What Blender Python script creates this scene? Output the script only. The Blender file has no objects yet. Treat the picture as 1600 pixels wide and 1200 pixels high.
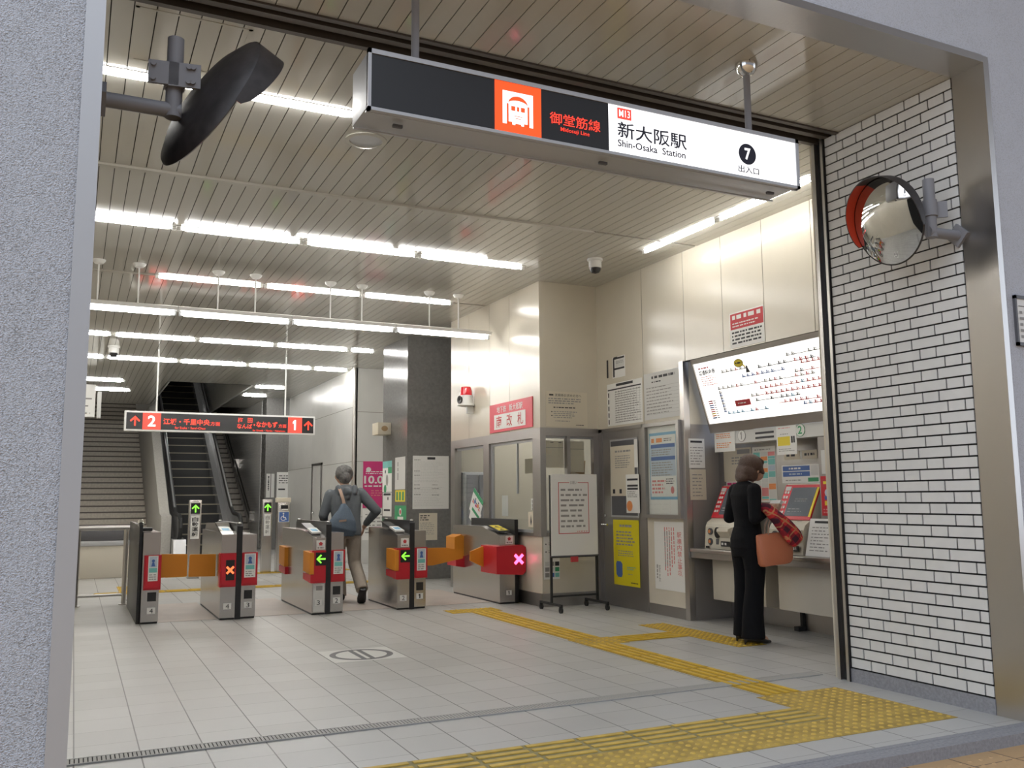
import bpy, bmesh, math, random
from mathutils import Vector, Matrix
random.seed(7)
SC = bpy.context.scene
COL = SC.collection
R = math.radians

# ------------------------------------------------------------------ camera
yaw, pitch, roll = R(25.7725), R(7.188), R(-0.4043)
F_PX = 1409.74
cam = bpy.data.cameras.new('camera')
cam.sensor_fit = 'HORIZONTAL'
cam.sensor_width = 36.0
cam.lens = F_PX / 1600 * 36.0
cam.clip_start = 0.05
cam.clip_end = 300
camo = bpy.data.objects.new('camera', cam)
COL.objects.link(camo)
fw = Vector((math.sin(yaw) * math.cos(pitch), math.cos(yaw) * math.cos(pitch), math.sin(pitch)))
rt = Vector((math.cos(yaw), -math.sin(yaw), 0))
up = rt.cross(fw)
r2 = rt * math.cos(roll) + up * math.sin(roll)
u2 = up * math.cos(roll) - rt * math.sin(roll)
camo.matrix_world = Matrix(((r2.x, u2.x, -fw.x, 0), (r2.y, u2.y, -fw.y, 0), (r2.z, u2.z, -fw.z, 1.25), (0, 0, 0, 1)))
SC.camera = camo

# ------------------------------------------------------------------ sky, exposure
w = bpy.data.worlds.new('overcast_sky')
SC.world = w
w.use_nodes = True
bgn = w.node_tree.nodes['Background']
bgn.inputs[0].default_value = (0.80, 0.88, 1.0, 1)
bgn.inputs[1].default_value = 1.08
TUBE_POWER = 21.0
SC.view_settings.view_transform = 'Standard'
SC.view_settings.look = 'None'
SC.view_settings.gamma = 1
SC.view_settings.exposure = 0.75
SC.view_settings.use_curve_mapping = False
SC.cycles.use_denoising = True
SC.cycles.max_bounces = 8
SC.cycles.diffuse_bounces = 5
SC.cycles.glossy_bounces = 4
SC.cycles.transmission_bounces = 6
SC.cycles.sample_clamp_indirect = 6.0
SC.cycles.caustics_reflective = False
SC.cycles.caustics_refractive = False

# ------------------------------------------------------------------ materials
def mat(name, col, rough=0.5, metal=0.0, emit=None, es=0.0, spec=0.5, bump=0.0, bscale=40.0, var=0.0, vscale=3.0, coat=0.0, alpha=1.0, trans=0.0, stretch=None):
    m = bpy.data.materials.new(name)
    m.use_nodes = True
    nt = m.node_tree
    b = nt.nodes['Principled BSDF']
    b.inputs['Base Color'].default_value = (*col, 1)
    b.inputs['Roughness'].default_value = rough
    b.inputs['Metallic'].default_value = metal
    b.inputs['Specular IOR Level'].default_value = spec
    if coat: b.inputs['Coat Weight'].default_value = coat
    if trans: b.inputs['Transmission Weight'].default_value = trans
    if alpha < 1: b.inputs['Alpha'].default_value = alpha
    if emit:
        b.inputs['Emission Color'].default_value = (*emit, 1)
        b.inputs['Emission Strength'].default_value = es
    if bump or var:
        tc = nt.nodes.new('ShaderNodeTexCoord')
        src = tc.outputs['Object']
        if stretch:
            mp = nt.nodes.new('ShaderNodeMapping')
            mp.inputs['Scale'].default_value = stretch
            nt.links.new(src, mp.inputs[0]); src = mp.outputs[0]
        if bump:
            n = nt.nodes.new('ShaderNodeTexNoise')
            n.inputs['Scale'].default_value = bscale
            n.inputs['Detail'].default_value = 5
            nt.links.new(src, n.inputs['Vector'])
            bp = nt.nodes.new('ShaderNodeBump')
            bp.inputs['Strength'].default_value = bump
            bp.inputs['Distance'].default_value = 0.02
            nt.links.new(n.outputs[0], bp.inputs['Height'])
            nt.links.new(bp.outputs[0], b.inputs['Normal'])
        if var:
            n2 = nt.nodes.new('ShaderNodeTexNoise')
            n2.inputs['Scale'].default_value = vscale
            n2.inputs['Detail'].default_value = 6
            nt.links.new(src, n2.inputs['Vector'])
            r = nt.nodes.new('ShaderNodeValToRGB')
            r.color_ramp.elements[0].position = 0.3
            r.color_ramp.elements[1].position = 0.72
            r.color_ramp.elements[0].color = (*[c * (1 - var) for c in col], 1)
            r.color_ramp.elements[1].color = (*[min(1, c * (1 + var * 0.6)) for c in col], 1)
            nt.links.new(n2.outputs[0], r.inputs[0])
            nt.links.new(r.outputs[0], b.inputs['Base Color'])
    return m

def mnode(nt, op, a, b=None, c=None):
    n = nt.nodes.new('ShaderNodeMath'); n.operation = op
    for i, x in enumerate((a, b, c)):
        if x is None: continue
        if hasattr(x, 'is_output'): nt.links.new(x, n.inputs[i])
        else: n.inputs[i].default_value = x
    return n.outputs[0]

def tile_mat(name, c1, c2, joint, px, ox, py, oy, wx, wy, rough, var=0.06, fine=900):
    m = bpy.data.materials.new(name); m.use_nodes = True
    nt = m.node_tree; b = nt.nodes['Principled BSDF']
    tc = nt.nodes.new('ShaderNodeTexCoord'); sp = nt.nodes.new('ShaderNodeSeparateXYZ')
    nt.links.new(tc.outputs['Object'], sp.inputs[0])
    x = mnode(nt, 'DIVIDE', mnode(nt, 'SUBTRACT', sp.outputs[0], ox), px)
    y = mnode(nt, 'DIVIDE', mnode(nt, 'SUBTRACT', sp.outputs[1], oy), py)
    fx = mnode(nt, 'ABSOLUTE', mnode(nt, 'SUBTRACT', mnode(nt, 'FRACT', x), 0.5))
    fy = mnode(nt, 'ABSOLUTE', mnode(nt, 'SUBTRACT', mnode(nt, 'FRACT', y), 0.5))
    jx = mnode(nt, 'GREATER_THAN', fx, 0.5 - wx / px / 2)
    jy = mnode(nt, 'MULTIPLY', mnode(nt, 'GREATER_THAN', fy, 0.5 - wy / py / 2), 0.75)
    j = mnode(nt, 'MAXIMUM', jx, jy)
    cx = nt.nodes.new('ShaderNodeCombineXYZ')
    nt.links.new(mnode(nt, 'FLOOR', x), cx.inputs[0]); nt.links.new(mnode(nt, 'FLOOR', y), cx.inputs[1])
    wn = nt.nodes.new('ShaderNodeTexWhiteNoise'); wn.noise_dimensions = '2D'
    nt.links.new(cx.outputs[0], wn.inputs['Vector'])
    ns = nt.nodes.new('ShaderNodeTexNoise'); ns.inputs['Scale'].default_value = 1.3; ns.inputs['Detail'].default_value = 8
    ns.inputs['Roughness'].default_value = 0.65
    nt.links.new(tc.outputs['Object'], ns.inputs['Vector'])
    f = mnode(nt, 'ADD', mnode(nt, 'MULTIPLY', wn.outputs[0], 0.35), mnode(nt, 'MULTIPLY', ns.outputs[0], 0.8))
    mx = nt.nodes.new('ShaderNodeMix'); mx.data_type = 'RGBA'
    nt.links.new(f, mx.inputs[0]); mx.inputs[6].default_value = (*c1, 1); mx.inputs[7].default_value = (*c2, 1)
    m2 = nt.nodes.new('ShaderNodeMix'); m2.data_type = 'RGBA'
    nt.links.new(j, m2.inputs[0]); nt.links.new(mx.outputs[2], m2.inputs[6]); m2.inputs[7].default_value = (*joint, 1)
    nt.links.new(m2.outputs[2], b.inputs['Base Color'])
    b.inputs['Roughness'].default_value = rough
    bp = nt.nodes.new('ShaderNodeBump'); bp.inputs['Strength'].default_value = 0.4; bp.inputs['Distance'].default_value = 0.003
    bp.invert = True
    nt.links.new(j, bp.inputs['Height']); nt.links.new(bp.outputs[0], b.inputs['Normal'])
    return m

M = {}
M['floor'] = tile_mat('grey_floor_tile', (0.41, 0.405, 0.39), (0.52, 0.515, 0.50), (0.10, 0.095, 0.09), 0.3, 0.06, 0.3, 0.2, 0.007, 0.004, 0.4)
M['pad'] = mat('pinkish_floor_pad', (0.56, 0.49, 0.44), 0.5, var=0.08)
M['paver'] = tile_mat('orange_paver', (0.46, 0.29, 0.14), (0.58, 0.38, 0.20), (0.10, 0.07, 0.05), 0.3, 0.1, 0.3, 0.15, 0.008, 0.008, 0.7)
M['curb'] = mat('granite_curb', (0.30, 0.30, 0.32), 0.7, bump=0.3, bscale=200, var=0.2, vscale=60)
M['drain'] = mat('drain_grate_steel', (0.42, 0.415, 0.40), 0.6, 0.1)
M['drain_dark'] = mat('drain_pit', (0.03, 0.03, 0.03), 0.9)
def rough_concrete(name, lo, hi, dist):
    m = mat(name, (0.45, 0.46, 0.52), 0.85)
    nt = m.node_tree; b = nt.nodes['Principled BSDF']
    tc = nt.nodes.new('ShaderNodeTexCoord')
    n1 = nt.nodes.new('ShaderNodeTexNoise'); n1.inputs['Scale'].default_value = 150; n1.inputs['Detail'].default_value = 4
    n2 = nt.nodes.new('ShaderNodeTexVoronoi'); n2.inputs['Scale'].default_value = 210
    n3 = nt.nodes.new('ShaderNodeTexNoise'); n3.inputs['Scale'].default_value = 7; n3.inputs['Detail'].default_value = 6
    for n in (n1, n2, n3): nt.links.new(tc.outputs['Object'], n.inputs['Vector'])
    h = mnode(nt, 'ADD', mnode(nt, 'MULTIPLY', n1.outputs[0], 1.2), mnode(nt, 'MULTIPLY', n2.outputs[0], 0.6))
    bp = nt.nodes.new('ShaderNodeBump'); bp.inputs['Strength'].default_value = 1.0; bp.inputs['Distance'].default_value = dist
    nt.links.new(h, bp.inputs['Height']); nt.links.new(bp.outputs[0], b.inputs['Normal'])
    r = nt.nodes.new('ShaderNodeValToRGB')
    r.color_ramp.elements[0].position = 0.36; r.color_ramp.elements[0].color = (*lo, 1)
    r.color_ramp.elements[1].position = 0.5; r.color_ramp.elements[1].color = (*hi, 1)
    nt.links.new(mnode(nt, 'ADD', mnode(nt, 'MULTIPLY', n1.outputs[0], 0.85), mnode(nt, 'MULTIPLY', n3.outputs[0], 0.15)), r.inputs[0])
    nt.links.new(r.outputs[0], b.inputs['Base Color'])
    return m
M['concrete'] = rough_concrete('sprayed_concrete', (0.40, 0.415, 0.45), (0.61, 0.64, 0.71), 0.008)
M['concrete2'] = rough_concrete('smooth_grey_render', (0.44, 0.455, 0.49), (0.54, 0.56, 0.62), 0.002)
M['tile'] = mat('white_glazed_tile', (0.74, 0.735, 0.72), 0.22, var=0.05, vscale=9)
M['grout'] = mat('black_grout', (0.012, 0.012, 0.012), 0.9)
M['steel'] = mat('brushed_stainless', (0.56, 0.54, 0.52), 0.3, 1.0, bump=0.05, bscale=60, stretch=(1, 1, 0.02))
M['steel_d'] = mat('dull_stainless', (0.40, 0.385, 0.37), 0.38, 1.0, bump=0.04, bscale=60, stretch=(40, 40, 1))
M['cheek'] = mat('cheek_satin_steel', (0.36, 0.335, 0.315), 0.38, 0.35, bump=0.03, bscale=50, stretch=(1, 1, 0.05))
M['gate_steel'] = mat('gate_stainless', (0.50, 0.475, 0.45), 0.24, 0.9, bump=0.03, bscale=50, stretch=(1, 1, 0.05))
M['chrome'] = mat('chrome', (0.8, 0.8, 0.8), 0.12, 1.0)
M['alu'] = mat('grey_aluminium', (0.50, 0.51, 0.53), 0.4, 0.35)
M['escalator_panel'] = mat('escalator_panel_steel', (0.62, 0.62, 0.63), 0.22, 0.6)
M['slat'] = mat('cream_ceiling_slat', (0.55, 0.535, 0.485), 0.07, 0.0, spec=0.4)
M['slat_gap'] = mat('ceiling_gap', (0.02, 0.018, 0.015), 0.9)
M['cream'] = mat('cream_wall_panel', (0.68, 0.63, 0.53), 0.2, var=0.04, vscale=1.5)
M['cream2'] = mat('cream_panel_box', (0.62, 0.58, 0.50), 0.42)
M['joint'] = mat('panel_joint', (0.18, 0.16, 0.13), 0.8)
M['greywall'] = mat('pale_grey_wall', (0.66, 0.655, 0.63), 0.3, var=0.06, vscale=1.2)
M['darkstone'] = mat('polished_dark_granite', (0.20, 0.197, 0.19), 0.16, var=0.15, vscale=25)
M['stairstone'] = mat('stair_stone', (0.66, 0.61, 0.54), 0.6, var=0.15, vscale=20)
M['stairedge'] = mat('stair_nosing', (0.16, 0.14, 0.125), 0.7)
M['parapet'] = mat('parapet_stone', (0.55, 0.53, 0.49), 0.6, var=0.12, vscale=30)
M['slot'] = mat('dark_bronze_rail', (0.10, 0.085, 0.075), 0.5, 0.3)
M['black'] = mat('black_plastic', (0.015, 0.015, 0.016), 0.35)
M['rubber'] = mat('black_rubber', (0.02, 0.02, 0.02), 0.6)
M['step'] = mat('escalator_step', (0.012, 0.012, 0.013), 0.55)
M['stepedge'] = mat('escalator_step_edge', (0.30, 0.27, 0.20), 0.5)
M['darkpaint'] = mat('dark_grey_paint', (0.10, 0.10, 0.11), 0.45)
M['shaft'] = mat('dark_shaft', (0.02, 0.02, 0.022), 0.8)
M['tube'] = mat('lit_fluorescent_tube', (1, 1, 1), 0.4, emit=(1.0, 0.98, 0.94), es=TUBE_POWER)
M['tube_far'] = mat('lit_fluorescent_tube_far', (1, 1, 1), 0.4, emit=(1.0, 0.985, 0.95), es=TUBE_POWER * 2.3)
M['lampwhite'] = mat('white_enamel', (0.82, 0.82, 0.80), 0.35)
M['white'] = mat('white_paint', (0.78, 0.78, 0.76), 0.45)
M['paper'] = mat('white_paper', (0.84, 0.835, 0.81), 0.6)
M['papercream'] = mat('cream_paper', (0.70, 0.64, 0.52), 0.6)
M['papergrey'] = mat('pale_grey_paper', (0.68, 0.68, 0.66), 0.6)
M['paperblue'] = mat('pale_blue_paper', (0.50, 0.58, 0.68), 0.6)
M['ink'] = mat('black_ink', (0.03, 0.03, 0.035), 0.6)
M['inkgrey'] = mat('grey_ink', (0.32, 0.31, 0.30), 0.6)
M['inkred'] = mat('red_ink', (0.55, 0.05, 0.06), 0.6)
M['inkpink'] = mat('pink_ink', (0.72, 0.25, 0.25), 0.6)
M['inkblue'] = mat('blue_ink', (0.07, 0.15, 0.42), 0.6)
M['inksky'] = mat('sky_blue_ink', (0.22, 0.45, 0.65), 0.6)
M['inkgreen'] = mat('green_ink', (0.05, 0.32, 0.14), 0.6)
M['inkteal'] = mat('teal_ink', (0.20, 0.55, 0.52), 0.6)
M['inkorange'] = mat('orange_ink', (0.82, 0.30, 0.10), 0.6)
M['inkyellow'] = mat('yellow_ink', (0.85, 0.68, 0.05), 0.6)
M['yellowpaper'] = mat('yellow_poster_paper', (0.80, 0.68, 0.01), 0.5)
M['magenta'] = mat('magenta_ink', (0.62, 0.04, 0.20), 0.6)
M['cardboard'] = mat('cardboard', (0.42, 0.28, 0.15), 0.8)
M['redplate'] = mat('red_plastic_plate', (0.66, 0.06, 0.09), 0.4)
M['red'] = mat('gate_red', (0.56, 0.015, 0.03), 0.35)
M['machinered'] = mat('machine_red', (0.62, 0.02, 0.035), 0.35)
M['flap'] = mat('orange_flap', (0.72, 0.27, 0.02), 0.5)
M['machinecream'] = mat('machine_cream', (0.66, 0.62, 0.52), 0.45)
M['screen'] = mat('dim_touch_screen', (0.04, 0.045, 0.05), 0.2, emit=(0.20, 0.23, 0.26), es=0.10)
M['led_green'] = mat('green_lit_arrow', (0.1, 0.6, 0.05), 0.5, emit=(0.25, 1.0, 0.05), es=0.9)
M['led_red'] = mat('red_lit_cross', (0.6, 0.05, 0.02), 0.5, emit=(1.0, 0.16, 0.05), es=1.2)
M['led_pink'] = mat('pink_lit_cross', (0.6, 0.05, 0.1), 0.5, emit=(1.0, 0.10, 0.28), es=2.2)
M['signblack'] = mat('sign_black_panel', (0.018, 0.018, 0.02), 0.35)
M['signwhite'] = mat('backlit_white_panel', (0.9, 0.9, 0.9), 0.4, emit=(0.98, 0.98, 1.0), es=0.64)
M['signred'] = mat('backlit_red_panel', (0.7, 0.06, 0.01), 0.4, emit=(1.0, 0.085, 0.012), es=0.62)
M['signredtext'] = mat('backlit_red_letters', (0.7, 0.05, 0.02), 0.4, emit=(1.0, 0.05, 0.03), es=0.70)
M['signred2'] = mat('backlit_red_plate', (0.7, 0.06, 0.04), 0.4, emit=(1.0, 0.06, 0.04), es=0.58)
M['signink'] = mat('sign_navy_letters', (0.012, 0.012, 0.03), 0.5)
M['mapwhite'] = mat('backlit_fare_map', (0.9, 0.9, 0.88), 0.4, emit=(1.0, 0.985, 0.95), es=0.64)
M['mirrorglass'] = mat('convex_mirror_face', (0.75, 0.76, 0.76), 0.03, 1.0)
M['hoodout'] = mat('dark_hood', (0.035, 0.03, 0.03), 0.5, var=0.4, vscale=20)
M['hoodred'] = mat('orange_red_hood', (0.60, 0.05, 0.015), 0.45)
M['greypaint'] = mat('grey_painted_pole', (0.27, 0.27, 0.29), 0.5)
M['tactile'] = mat('yellow_tactile', (0.66, 0.43, 0.035), 0.55, var=0.15, vscale=10)
M['tactile_base'] = mat('yellow_tactile_base', (0.46, 0.30, 0.04), 0.7, var=0.25, vscale=10)  # base coloured darker than the raised dots and bars
M['tactile2'] = mat('weathered_tactile', (0.62, 0.42, 0.08), 0.6, var=0.2, vscale=12)
M['tactile2_base'] = mat('weathered_tactile_base', (0.47, 0.32, 0.07), 0.7, var=0.3, vscale=9)  # darker base under the weathered dots
M['tactile2_groove'] = mat('grey_green_tactile', (0.32, 0.27, 0.12), 0.75, var=0.3, vscale=9)
M['beaconred'] = mat('beacon_red_lens', (0.60, 0.01, 0.02), 0.15, coat=0.5)
M['glass'] = None
def glass():
    m = bpy.data.materials.new('window_glass'); m.use_nodes = True
    nt = m.node_tree
    for n in list(nt.nodes): nt.nodes.remove(n)
    o = nt.nodes.new('ShaderNodeOutputMaterial'); mix = nt.nodes.new('ShaderNodeMixShader')
    t = nt.nodes.new('ShaderNodeBsdfTransparent'); g = nt.nodes.new('ShaderNodeBsdfGlossy')
    t.inputs[0].default_value = (0.96, 0.98, 0.97, 1); g.inputs['Roughness'].default_value = 0.03
    lw = nt.nodes.new('ShaderNodeLayerWeight'); lw.inputs[0].default_value = 0.5
    nt.links.new(mnode(nt, 'ADD', mnode(nt, 'MULTIPLY', mnode(nt, 'POWER', lw.outputs['Facing'], 4.0), 0.7), 0.05), mix.inputs[0]); nt.links.new(t.outputs[0], mix.inputs[1]); nt.links.new(g.outputs[0], mix.inputs[2])
    nt.links.new(mix.outputs[0], o.inputs[0])
    return m
M['glass'] = glass()
M['skin'] = mat('skin', (0.52, 0.31, 0.22), 0.5)
M['hair_brown'] = mat('brown_hair', (0.075, 0.036, 0.022), 0.42, bump=0.5, bscale=60, stretch=(6, 6, 0.5))
M['hair_grey'] = mat('grey_hair', (0.17, 0.165, 0.16), 0.55, bump=0.5, bscale=90, var=0.5, vscale=40)
M['suit'] = mat('black_wool', (0.008, 0.008, 0.010), 0.8, spec=0.15, bump=0.15, bscale=30)
M['hoodie'] = mat('grey_jersey', (0.125, 0.14, 0.155), 0.85, bump=0.4, bscale=14)
M['denim'] = mat('slate_blue_canvas', (0.10, 0.135, 0.18), 0.85, bump=0.2, bscale=60)
M['chino'] = mat('beige_cotton', (0.50, 0.43, 0.35), 0.8, bump=0.5, bscale=14)
M['strap'] = mat('tan_strap', (0.42, 0.29, 0.22), 0.7)
M['shoe'] = mat('black_shoe', (0.015, 0.015, 0.016), 0.3)
M['sole'] = mat('black_sole', (0.02, 0.02, 0.02), 0.7)
M['tote'] = mat('tan_leather', (0.56, 0.19, 0.10), 0.45, bump=0.1, bscale=80)
def plaid():
    m = mat('red_plaid_wool', (0.4, 0.03, 0.05), 0.9)
    nt = m.node_tree; b = nt.nodes['Principled BSDF']
    tc = nt.nodes.new('ShaderNodeTexCoord'); sp = nt.nodes.new('ShaderNodeSeparateXYZ')
    nt.links.new(tc.outputs['Object'], sp.inputs[0])
    a = mnode(nt, 'MULTIPLY', mnode(nt, 'SUBTRACT', sp.outputs[0], sp.outputs[2]), 6.2)      # along the cloth
    c = mnode(nt, 'MULTIPLY', mnode(nt, 'ADD', mnode(nt, 'ADD', sp.outputs[0], sp.outputs[2]), mnode(nt, 'MULTIPLY', sp.outputs[1], 0.6)), 7.0)   # across it
    fa, fc = mnode(nt, 'FRACT', a), mnode(nt, 'FRACT', c)
    wide = mnode(nt, 'MULTIPLY', mnode(nt, 'ADD', mnode(nt, 'GREATER_THAN', fa, 0.55), mnode(nt, 'GREATER_THAN', fc, 0.55)), 0.5)
    thin = mnode(nt, 'MAXIMUM', mnode(nt, 'COMPARE', fa, 0.27, 0.05), mnode(nt, 'COMPARE', fc, 0.27, 0.05))
    r1 = nt.nodes.new('ShaderNodeValToRGB')
    e = r1.color_ramp.elements; e[0].color = (0.58, 0.03, 0.035, 1); e[1].color = (0.07, 0.015, 0.03, 1)
    k = e.new(0.5); k.color = (0.28, 0.015, 0.03, 1)
    nt.links.new(wide, r1.inputs[0])
    mx = nt.nodes.new('ShaderNodeMix'); mx.data_type = 'RGBA'
    nt.links.new(mnode(nt, 'MULTIPLY', thin, 0.75), mx.inputs[0]); nt.links.new(r1.outputs[0], mx.inputs[6]); mx.inputs[7].default_value = (0.60, 0.30, 0.13, 1)
    nt.links.new(mx.outputs[2], b.inputs['Base Color'])
    return m
M['plaid'] = plaid()

# ------------------------------------------------------------------ mesh builder
ORG = {}
class Face:
    """a panel's own frame: u right, v up, n towards the viewer of the panel"""
    def __init__(s, o, u, v=(0, 0, 1)):
        s.o, s.u, s.v = Vector(o), Vector(u).normalized(), Vector(v).normalized()
        s.n = s.u.cross(s.v)
    def p(s, u, v, d=0): return s.o + s.u * u + s.v * v + s.n * d
def front(y): return Face((0, y, 0), (1, 0, 0))                 # u = X, v = Z, looks to -Y
def side(x): return Face((x, 0, 0), (0, -1, 0))                 # u = -Y, v = Z, looks to -X

_tc = bpy.data.curves.new('lettering_source', 'FONT')
_to = bpy.data.objects.new('lettering_source', _tc)
_cache = {}
def glyphs(s, bold=0.0):
    if (s, bold) not in _cache:
        if _to.name not in COL.objects: COL.objects.link(_to)
        _tc.body = s; _tc.resolution_u = 3; _tc.offset = bold
        bpy.context.view_layer.update()
        ob = _to.evaluated_get(bpy.context.evaluated_depsgraph_get())
        me = ob.to_mesh()
        vs = [v.co.copy() for v in me.vertices]; fs = [tuple(p.vertices) for p in me.polygons]
        ob.to_mesh_clear()
        _cache[(s, bold)] = (vs, fs)
    return _cache[(s, bold)]

class MB:
    def __init__(s): s.v, s.f, s.m, s.mats = [], [], [], []
    def mi(s, m):
        m = M[m] if isinstance(m, str) else m
        if m not in s.mats: s.mats.append(m)
        return s.mats.index(m)
    def add(s, vs, fs, m):
        k = len(s.v); i = s.mi(m)
        s.v += [Vector(v) for v in vs]
        for f in fs: s.f.append([k + a for a in f]); s.m.append(i)
        return s
    def box(s, x0, x1, y0, y1, z0, z1, m, bev=0.0):
        if x1 < x0: x0, x1 = x1, x0
        if y1 < y0: y0, y1 = y1, y0
        if z1 < z0: z0, z1 = z1, z0
        if bev:
            bm = bmesh.new(); bmesh.ops.create_cube(bm, size=1)
            for v in bm.verts: v.co = Vector(((x0 + x1) / 2 + v.co.x * (x1 - x0), (y0 + y1) / 2 + v.co.y * (y1 - y0), (z0 + z1) / 2 + v.co.z * (z1 - z0)))
            bmesh.ops.bevel(bm, geom=bm.edges[:], offset=min(bev, 0.45 * min(x1 - x0, y1 - y0, z1 - z0)), segments=2, affect='EDGES', profile=0.6)
            return s.addbm(bm, m)
        vs = [(x, y, z) for z in (z0, z1) for y in (y0, y1) for x in (x0, x1)]
        return s.add(vs, [(0, 2, 3, 1), (4, 5, 7, 6), (0, 1, 5, 4), (2, 6, 7, 3), (0, 4, 6, 2), (1, 3, 7, 5)], m)
    def addbm(s, bm, m):
        bm.verts.index_update()
        s.add([v.co.copy() for v in bm.verts], [[v.index for v in f.verts] for f in bm.faces], m); bm.free(); return s
    def prism(s, F, pts, d0, d1, m):
        n = len(pts)
        vs = [F.p(u, v, d0) for u, v in pts] + [F.p(u, v, d1) for u, v in pts]
        fs = [list(range(n))[::-1], list(range(n, 2 * n))] + [[i, (i + 1) % n, n + (i + 1) % n, n + i] for i in range(n)]
        return s.add(vs, fs, m)
    def rect(s, F, u0, v0, u1, v1, d0, d1, m):
        return s.prism(F, [(u0, v0), (u1, v0), (u1, v1), (u0, v1)], d0, d1, m)
    def q(s, F, u0, v0, u1, v1, d, m):
        return s.add([F.p(u0, v0, d), F.p(u1, v0, d), F.p(u1, v1, d), F.p(u0, v1, d)], [(0, 1, 2, 3)], m)
    def cyl(s, p0, p1, r0, m, r1=None, seg=20, cap=True):
        return s.loft([(p0, r0), (p1, r0 if r1 is None else r1)], m, seg, cap)
    def loft(s, rings, m, seg=16, cap=True):
        """rings: (centre, radius) or (centre, rx, ry, xdir)"""
        pts = [Vector(r[0]) for r in rings]; vs = []; fs = []
        ref = None
        for i, r in enumerate(rings):
            a = (pts[min(i + 1, len(pts) - 1)] - pts[max(i - 1, 0)]).normalized()
            if len(r) > 3: x = Vector(r[3]); x = (x - a * x.dot(a)).normalized()
            else:
                if ref is None: ref = Vector((0, 0, 1)) if abs(a.z) < 0.9 else Vector((1, 0, 0))
                x = (ref - a * ref.dot(a)).normalized(); ref = x
            y = a.cross(x); rx = r[1]; ry = r[2] if len(r) > 2 else r[1]
            for k in range(seg):
                t = 2 * math.pi * k / seg
                vs.append(pts[i] + x * rx * math.cos(t) + y * ry * math.sin(t))
        for i in range(len(rings) - 1):
            for k in range(seg):
                a, b = i * seg + k, i * seg + (k + 1) % seg
                fs.append((a, b, b + seg, a + seg))
        if cap:
            fs.append(list(range(seg))[::-1]); fs.append([(len(rings) - 1) * seg + k for k in range(seg)])
        return s.add(vs, fs, m)
    def tube(s, pts, r, m, seg=10): return s.loft([(p, r) for p in pts], m, seg)
    def ball(s, c, r, m, sc=(1, 1, 1), rot=None, sub=3):
        bm = bmesh.new(); bmesh.ops.create_icosphere(bm, subdivisions=sub, radius=r)
        mm = Matrix.Diagonal((*sc, 1))
        if rot: mm = rot.to_4x4() @ mm
        for v in bm.verts: v.co = mm @ v.co + Vector(c)
        return s.addbm(bm, m)
    def lathe(s, o, ax, prof, m, seg=32, cap=False):
        ax = Vector(ax).normalized(); o = Vector(o)
        x = ax.orthogonal().normalized(); y = ax.cross(x); vs = []; fs = []
        for r, h in prof:
            for k in range(seg):
                t = 2 * math.pi * k / seg
                vs.append(o + ax * h + (x * math.cos(t) + y * math.sin(t)) * r)
        for i in range(len(prof) - 1):
            for k in range(seg):
                a, b = i * seg + k, i * seg + (k + 1) % seg
                fs.append((a, b, b + seg, a + seg))
        if cap:
            fs.append(list(range(seg))[::-1]); fs.append([(len(prof) - 1) * seg + k for k in range(seg)])
        return s.add(vs, fs, m)
    def disc(s, F, u, v, r, d0, d1, m, seg=32, sy=1.0):
        return s.prism(F, [(u + r * math.cos(2 * math.pi * k / seg), v + r * sy * math.sin(2 * math.pi * k / seg)) for k in range(seg)], d0, d1, m)
    def text(s, F, t, u0, v0, u1, v1, d, m, bold=0.0, keep=False, vertical=False):
        if vertical:
            n = len(t); h = (v1 - v0) / n
            for i, c in enumerate(t): s.text(F, c, u0, v1 - (i + 0.94) * h, u1, v1 - (i + 0.06) * h, d, m, bold)
            return s
        if t == '1':
            W_, H_ = u1 - u0, v1 - v0
            P_ = [F.p(u0 + a * W_, v0 + c * H_, d) for a, c in ((.30, 0), (.72, 0), (.72, 1), (.42, 1), (.02, .80), (.02, .60), (.30, .70))]
            return s.add(P_, [(0, 1, 2, 6), (2, 3, 4, 5, 6)], m)
        vs, fs = glyphs(t, bold)
        if not vs: return s
        x0 = min(v.x for v in vs); x1 = max(v.x for v in vs); y0 = min(v.y for v in vs); y1 = max(v.y for v in vs)
        sx = (u1 - u0) / (x1 - x0); sy = (v1 - v0) / max(1e-6, y1 - y0)
        if keep: sx = sy = min(sx, sy)
        return s.add([F.p(u0 + (v.x - x0) * sx, v0 + (v.y - y0) * sy, d) for v in vs], fs, m)
    def lines(s, F, u0, v0, u1, v1, n, m, d=0.002, fill=0.45, vert=False, ragged=0.3):
        """rows of tiny print too small to read"""
        for i in range(n):
            if vert:
                h = (u1 - u0) / n; a = u0 + i * h; p = v1; end = v0 + random.random() * ragged * (v1 - v0)
                while p > end:
                    l = random.uniform(0.6, 2.2) * h * 0.6
                    s.q(F, a + h * 0.2, p - l, a + h * (0.2 + fill), p, d, m); p -= l + h * 0.25
            else:
                h = (v1 - v0) / n; a = v1 - (i + 1) * h; p = u0; end = u1 - random.random() * ragged * (u1 - u0)
                while p < end:
                    l = min(random.uniform(0.8, 3.2) * h * 0.6, end - p + 0.001)
                    s.q(F, p, a + h * 0.2, p + l, a + h * (0.2 + fill), d, m); p += l + h * random.uniform(0.2, 0.6)
        return s
    def arrow(s, F, u, v, r, d, m, ang=0, hw=0.24):
        """an arrow of height 2r pointing up, turned by ang"""
        pts = [[(-hw * .5, -1), (hw * .5, -1), (hw * .5, .5), (-hw * .5, .5)],
               [(0, 1), (0, .55), (-.75, -.2), (-.95, .05)], [(0, 1), (.95, .05), (.75, -.2), (0, .55)]]
        c, sn = math.cos(ang), math.sin(ang)
        for q in pts:
            s.add([F.p(u + r * (a * c - b * sn), v + r * (a * sn + b * c), d) for a, b in q], [list(range(len(q)))], m)
        return s
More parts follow.
